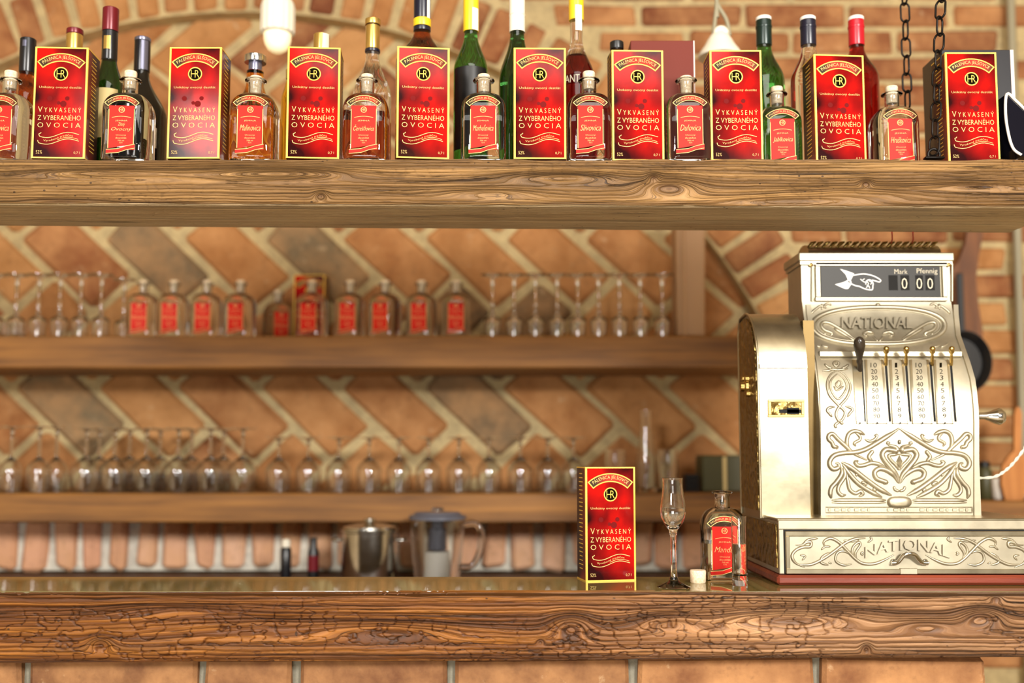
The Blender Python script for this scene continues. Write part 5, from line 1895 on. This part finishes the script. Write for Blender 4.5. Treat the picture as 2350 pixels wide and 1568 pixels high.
# ================================================================== CORDS AND WIRES
wz = lambda n_, lab, pts, r, mat, cat: tag(M().tube(pts, r, 8).build(n_, mat, None, 60), lab, cat)
pts = spline([(XR + 0.0042, 1.86, P(2245, 1096, 1.86).z), tuple(P(2275, 1096, 1.87)), tuple(P(2310, 1078, 1.88)), tuple(P(2340, 1045, 1.90)), tuple(P(2372, 1000, 1.92)), tuple(P(2430, 960, 1.95)), (P(2480, 1000, 2.0).x, 2.0, ZC + 0.004)], 8)
cd = thing('power_cord', 'white twisted cord running from the right flank of the cash register', 'cord', tuple(pts[0]))
for s in (0, PI):
    q = []
    for i, p in enumerate(pts):
        q.append((p[0] + 0.0012 * math.cos(i * 1.1 + s), p[1] + 0.0012 * math.sin(i * 1.1 + s), p[2] + 0.0012 * math.sin(i * 1.1 + s)))
    M().tube(q, 0.0017, 6).build('strand', MT['cord_white'], cd, 60, True)
for px, lab in ((2047, 'thin red wire hanging from the shelf to the register top, left of its twin'), (2095, 'thin red wire hanging from the shelf to the register top, right of its twin')):
    a = Vector((P(px, 540, 1.90).x, 1.945, (zbl + zbr) / 2 + 0.002))
    a = P(px, 533, 1.80)
    b = P(px - 3, 580, 1.90)
    b.z = zb + 0.019
    wz('wire', lab, [a, a * 0.5 + b * 0.5 + Vector((0.002, 0, 0)), b], 0.0012, MT['red_wire'], 'wire')

# ================================================================== CHAINS


def chain(label, p0, p1, n, lw, hook):
    t = thing('chain', label, 'chain', tuple(p0))
    p0, p1 = Vector(p0), Vector(p1)
    d = (p1 - p0)
    L = d.length / n
    axis = d.normalized()
    R = 0.0018
    m = M()
    hl, hw = L / 2 + R * 0.9, lw / 2
    pts = []
    for i in range(24):
        a = 2 * PI * i / 24
        s, c = math.sin(a), math.cos(a)
        pts.append((hw * c, 0, math.copysign(hl - hw, s) + hw * s if abs(s) > 1e-9 else (hl - hw) * (1 if i < 12 else -1)))
    rings = []
    for i in range(24):
        a, b = Vector(pts[i - 1]), Vector(pts[(i + 1) % 24])
        tt = (b - a).normalized()
        nn = Vector((0, 1, 0))
        bb = tt.cross(nn)
        rings.append([Vector(pts[i]) + R * (math.cos(2 * PI * k / 8) * nn + math.sin(2 * PI * k / 8) * bb) for k in range(8)])
    rings.append(rings[0])
    m.loft(rings, False, False)
    me = m.mesh('link', 60)
    q = axis.to_track_quat('Z', 'Y')
    for i in range(n):
        o = link('link', me, MT['iron'], t)
        o.rotation_mode = 'QUATERNION'
        o.rotation_quaternion = q @ Matrix.Rotation(PI / 2 * (i % 2) + (0.25 if i % 2 else 0.1), 3, 'Z').to_quaternion()
        o.location = d * ((i + 0.5) / n)
    if hook:
        h = M()
        h.tube([(0.0095 * math.cos(a), 0, 0.008 + 0.0095 * math.sin(a)) for a in np.linspace(-0.5, PI + 0.5, 14)], 0.0026, 8)
        h.box(-0.016, 0.016, -0.006, 0.006, 0.0003, 0.004, 0.001)
        o = h.build('hook', MT['iron'], t, 50)
        o.location = -Vector((0, 0, 0.008))
    return t


Yc_ = 1.676
pb = P(2143, 352, Yc_)
pb.z = ZS + 0.009
chain('black iron chain fixed to the shelf top beside the rightmost carton', pb, P(2166, -150, Yc_ + 0.02), 13, 0.0185, True)
Yc_ = 1.84
pb = P(2087, 240, Yc_)
pb.x = Xp(2088, Yc_, ZS)
pb.z = ZS + 0.009
chain('black iron chain hanging behind the rightmost liquor bottle', pb, P(2072, -150, Yc_), 14, 0.0180, True)

# ================================================================== LAMPS
Y = 2.15
u = Y / F
c = P(636, 122, Y)
t = thing('pendant_lamp', 'white ribbed lamp holder with a frosted dome hanging over the third carton', 'lamp', (c.x, Y, c.z))
H = lambda py: Zp(py, Y) - c.z
m = M()
n = 64
rings = []
for (r, py) in ((34, 80), (41, 76), (41, 20), (38, 8), (28, -6), (14, -16), (8, -24)):
    rings.append([((r - (1.8 if (i // 2) % 2 else 0) * (1 if 15 < py < 78 else 0)) * u * math.cos(2 * PI * i / n), (r - (1.8 if (i // 2) % 2 else 0) * (1 if 15 < py < 78 else 0)) * u * math.sin(2 * PI * i / n), H(py)) for i in range(n)])
m.loft(rings)
m.build('ribbed_holder', MT['porcelain'], t, 50)
M().lathe([(1 * u, H(122)), (12 * u, H(120.5)), (22 * u, H(114)), (29 * u, H(103)), (32 * u, H(92)), (32.5 * u, H(80.5))], 36).build('frosted_dome', MT['bulb'], t, 60)
M().tube([(0, 0, H(-22)), (0, 0, 3.15 - c.z)], 0.004, 8).build('cord', MT['cord_white'], t, 60)

Y = 2.10
u = Y / F
c = P(1652, 130, Y)
t = thing('porcelain_shade', 'white porcelain lamp shade with an eyelet hung on two grey cords', 'lamp', (c.x, Y, c.z))
H = lambda py: Zp(py, Y) - c.z
M().lathe([(50 * u, H(132)), (52 * u, H(128)), (46 * u, H(118)), (38 * u, H(108)), (30 * u, H(94)), (22 * u, H(82)), (15 * u, H(76)), (2 * u, H(74)), (2 * u, H(80)), (20 * u, H(90)), (36 * u, H(112)), (46 * u, H(130))], 40).build('shade', MT['porcelain'], t, 50)
m = M()
m.tube([(0.010 * math.cos(a) + 0.002, -0.006, H(80) + 0.011 * math.sin(a)) for a in np.linspace(0, 2 * PI, 20)], 0.0065, 10, False)
m.build('eyelet', MT['porcelain'], t, 60)
for dx, py_ in ((-14, 78), (24, 82)):
    M().tube(spline([(dx * u, 0, H(py_)), (dx * 0.7 * u, 0, H(45)), (-5 * u, 0, H(5)), (-5 * u, 0, H(-40)), (-5 * u, 0, 3.15 - c.z)], 5), 0.0045, 8).build('cord', MT['pipe'], t, 60)

# ================================================================== THINGS BEHIND THE REGISTER
Y = 2.80
t = thing('wooden_paddle', 'dark wooden serving paddle hanging on the wall behind the cash register', 'paddle', tuple(P(2205, 900, Y)))
out = [(2226, 480), (2250, 480), (2256, 540), (2247, 585), (2240, 640), (2246, 700), (2256, 760), (2250, 860), (2235, 960), (2190, 1000), (2140, 985), (2120, 900), (2118, 780), (2130, 690), (2165, 640), (2200, 600), (2215, 560)]
M().prism([(P(a, b, Y).x, P(a, b, Y).z) for a, b in out], Y, Y + 0.022).build('blade', MT['paddle_wood'], t, 40, True)
m = M()
c = P(2238, 500, Y)
m.tube([(c.x, Y + 0.01, c.z), (c.x, Y + 0.02, c.z + 0.03), (c.x, YR - 0.001, c.z + 0.06)], 0.003, 8)
m.build('hanging_loop', MT['cord_white'], t, 60, True)
Y = 2.74
c = P(2215, 830, Y)
t = thing('shadow_disc', 'black round pan added as shadow behind the right shoulder of the cash register', 'disc', (c.x, Y, c.z))  # added black disc stands in for the register's shadow on the wall
r = 62 * Y / F
m = M().lathe([(r * 0.8, 0.0), (r, 0.030), (r * 1.02, 0.030), (r * 0.97, 0.027), (r * 0.78, 0.004), (0.001, 0.004)], 36)
m.v = [(v_[0], 0.030 - v_[2], v_[1] * 1.15) for v_ in m.v]
m.build('disc', MT['black'], t, 40)
M().box(-0.009, 0.009, 0.012, 0.022, r * 1.1, r * 1.1 + 0.16, 0.003).build('handle', MT['black'], t)
Y = 2.72
t = thing('wooden_spoon', 'broad wooden spoon standing on the side shelf at the right picture edge', 'spoon', (Xp(2328, Y, z_s3), Y, z_s3))
out = [(2306, 1150), (2345, 1150), (2362, 1110), (2362, 1070), (2350, 1048), (2341, 1035), (2343, 950), (2338, 935), (2330, 935), (2326, 950), (2325, 1035), (2312, 1048), (2298, 1070), (2296, 1110)]
pl = [(P(a, b, Y).x, max(P(a, b, Y).z, z_s3)) for a, b in out]
M().prism(pl, Y - 0.006, Y + 0.006).build('blade', MT['spoon_wood'], t, 40, True)
Y = 2.75
t = thing('white_cup', 'small white cup on the side shelf behind the register drawer', 'cup', (Xp(2292, Y, z_s3), Y, z_s3))
h = Zp(1098, Y) - z_s3
M().lathe([(0.012, 0), (0.0165, 0.004), (0.019, h), (0.0175, h), (0.014, 0.006), (0.001, 0.005)], 28).build('cup', MT['white'], t, 50)
Y = 2.77
t = thing('dark_jar', 'dark squat jar on the side shelf behind the cash register', 'jar', (Xp(2262, Y, z_s3), Y, z_s3))
h = Zp(1060, Y) - z_s3
M().lathe([(0.016, 0), (0.019, 0.004), (0.019, h * 0.75), (0.012, h * 0.85)], 24).build('body', MT['olive'], t, 50)
M().lathe([(0.014, h * 0.85 + 0.0004), (0.014, h), (0.002, h + 0.002)], 24).build('lid', MT['black'], t, 50)

for o in list(COL.objects):
    if o.name.startswith('lettering'):
        o['kind'] = 'stuff'
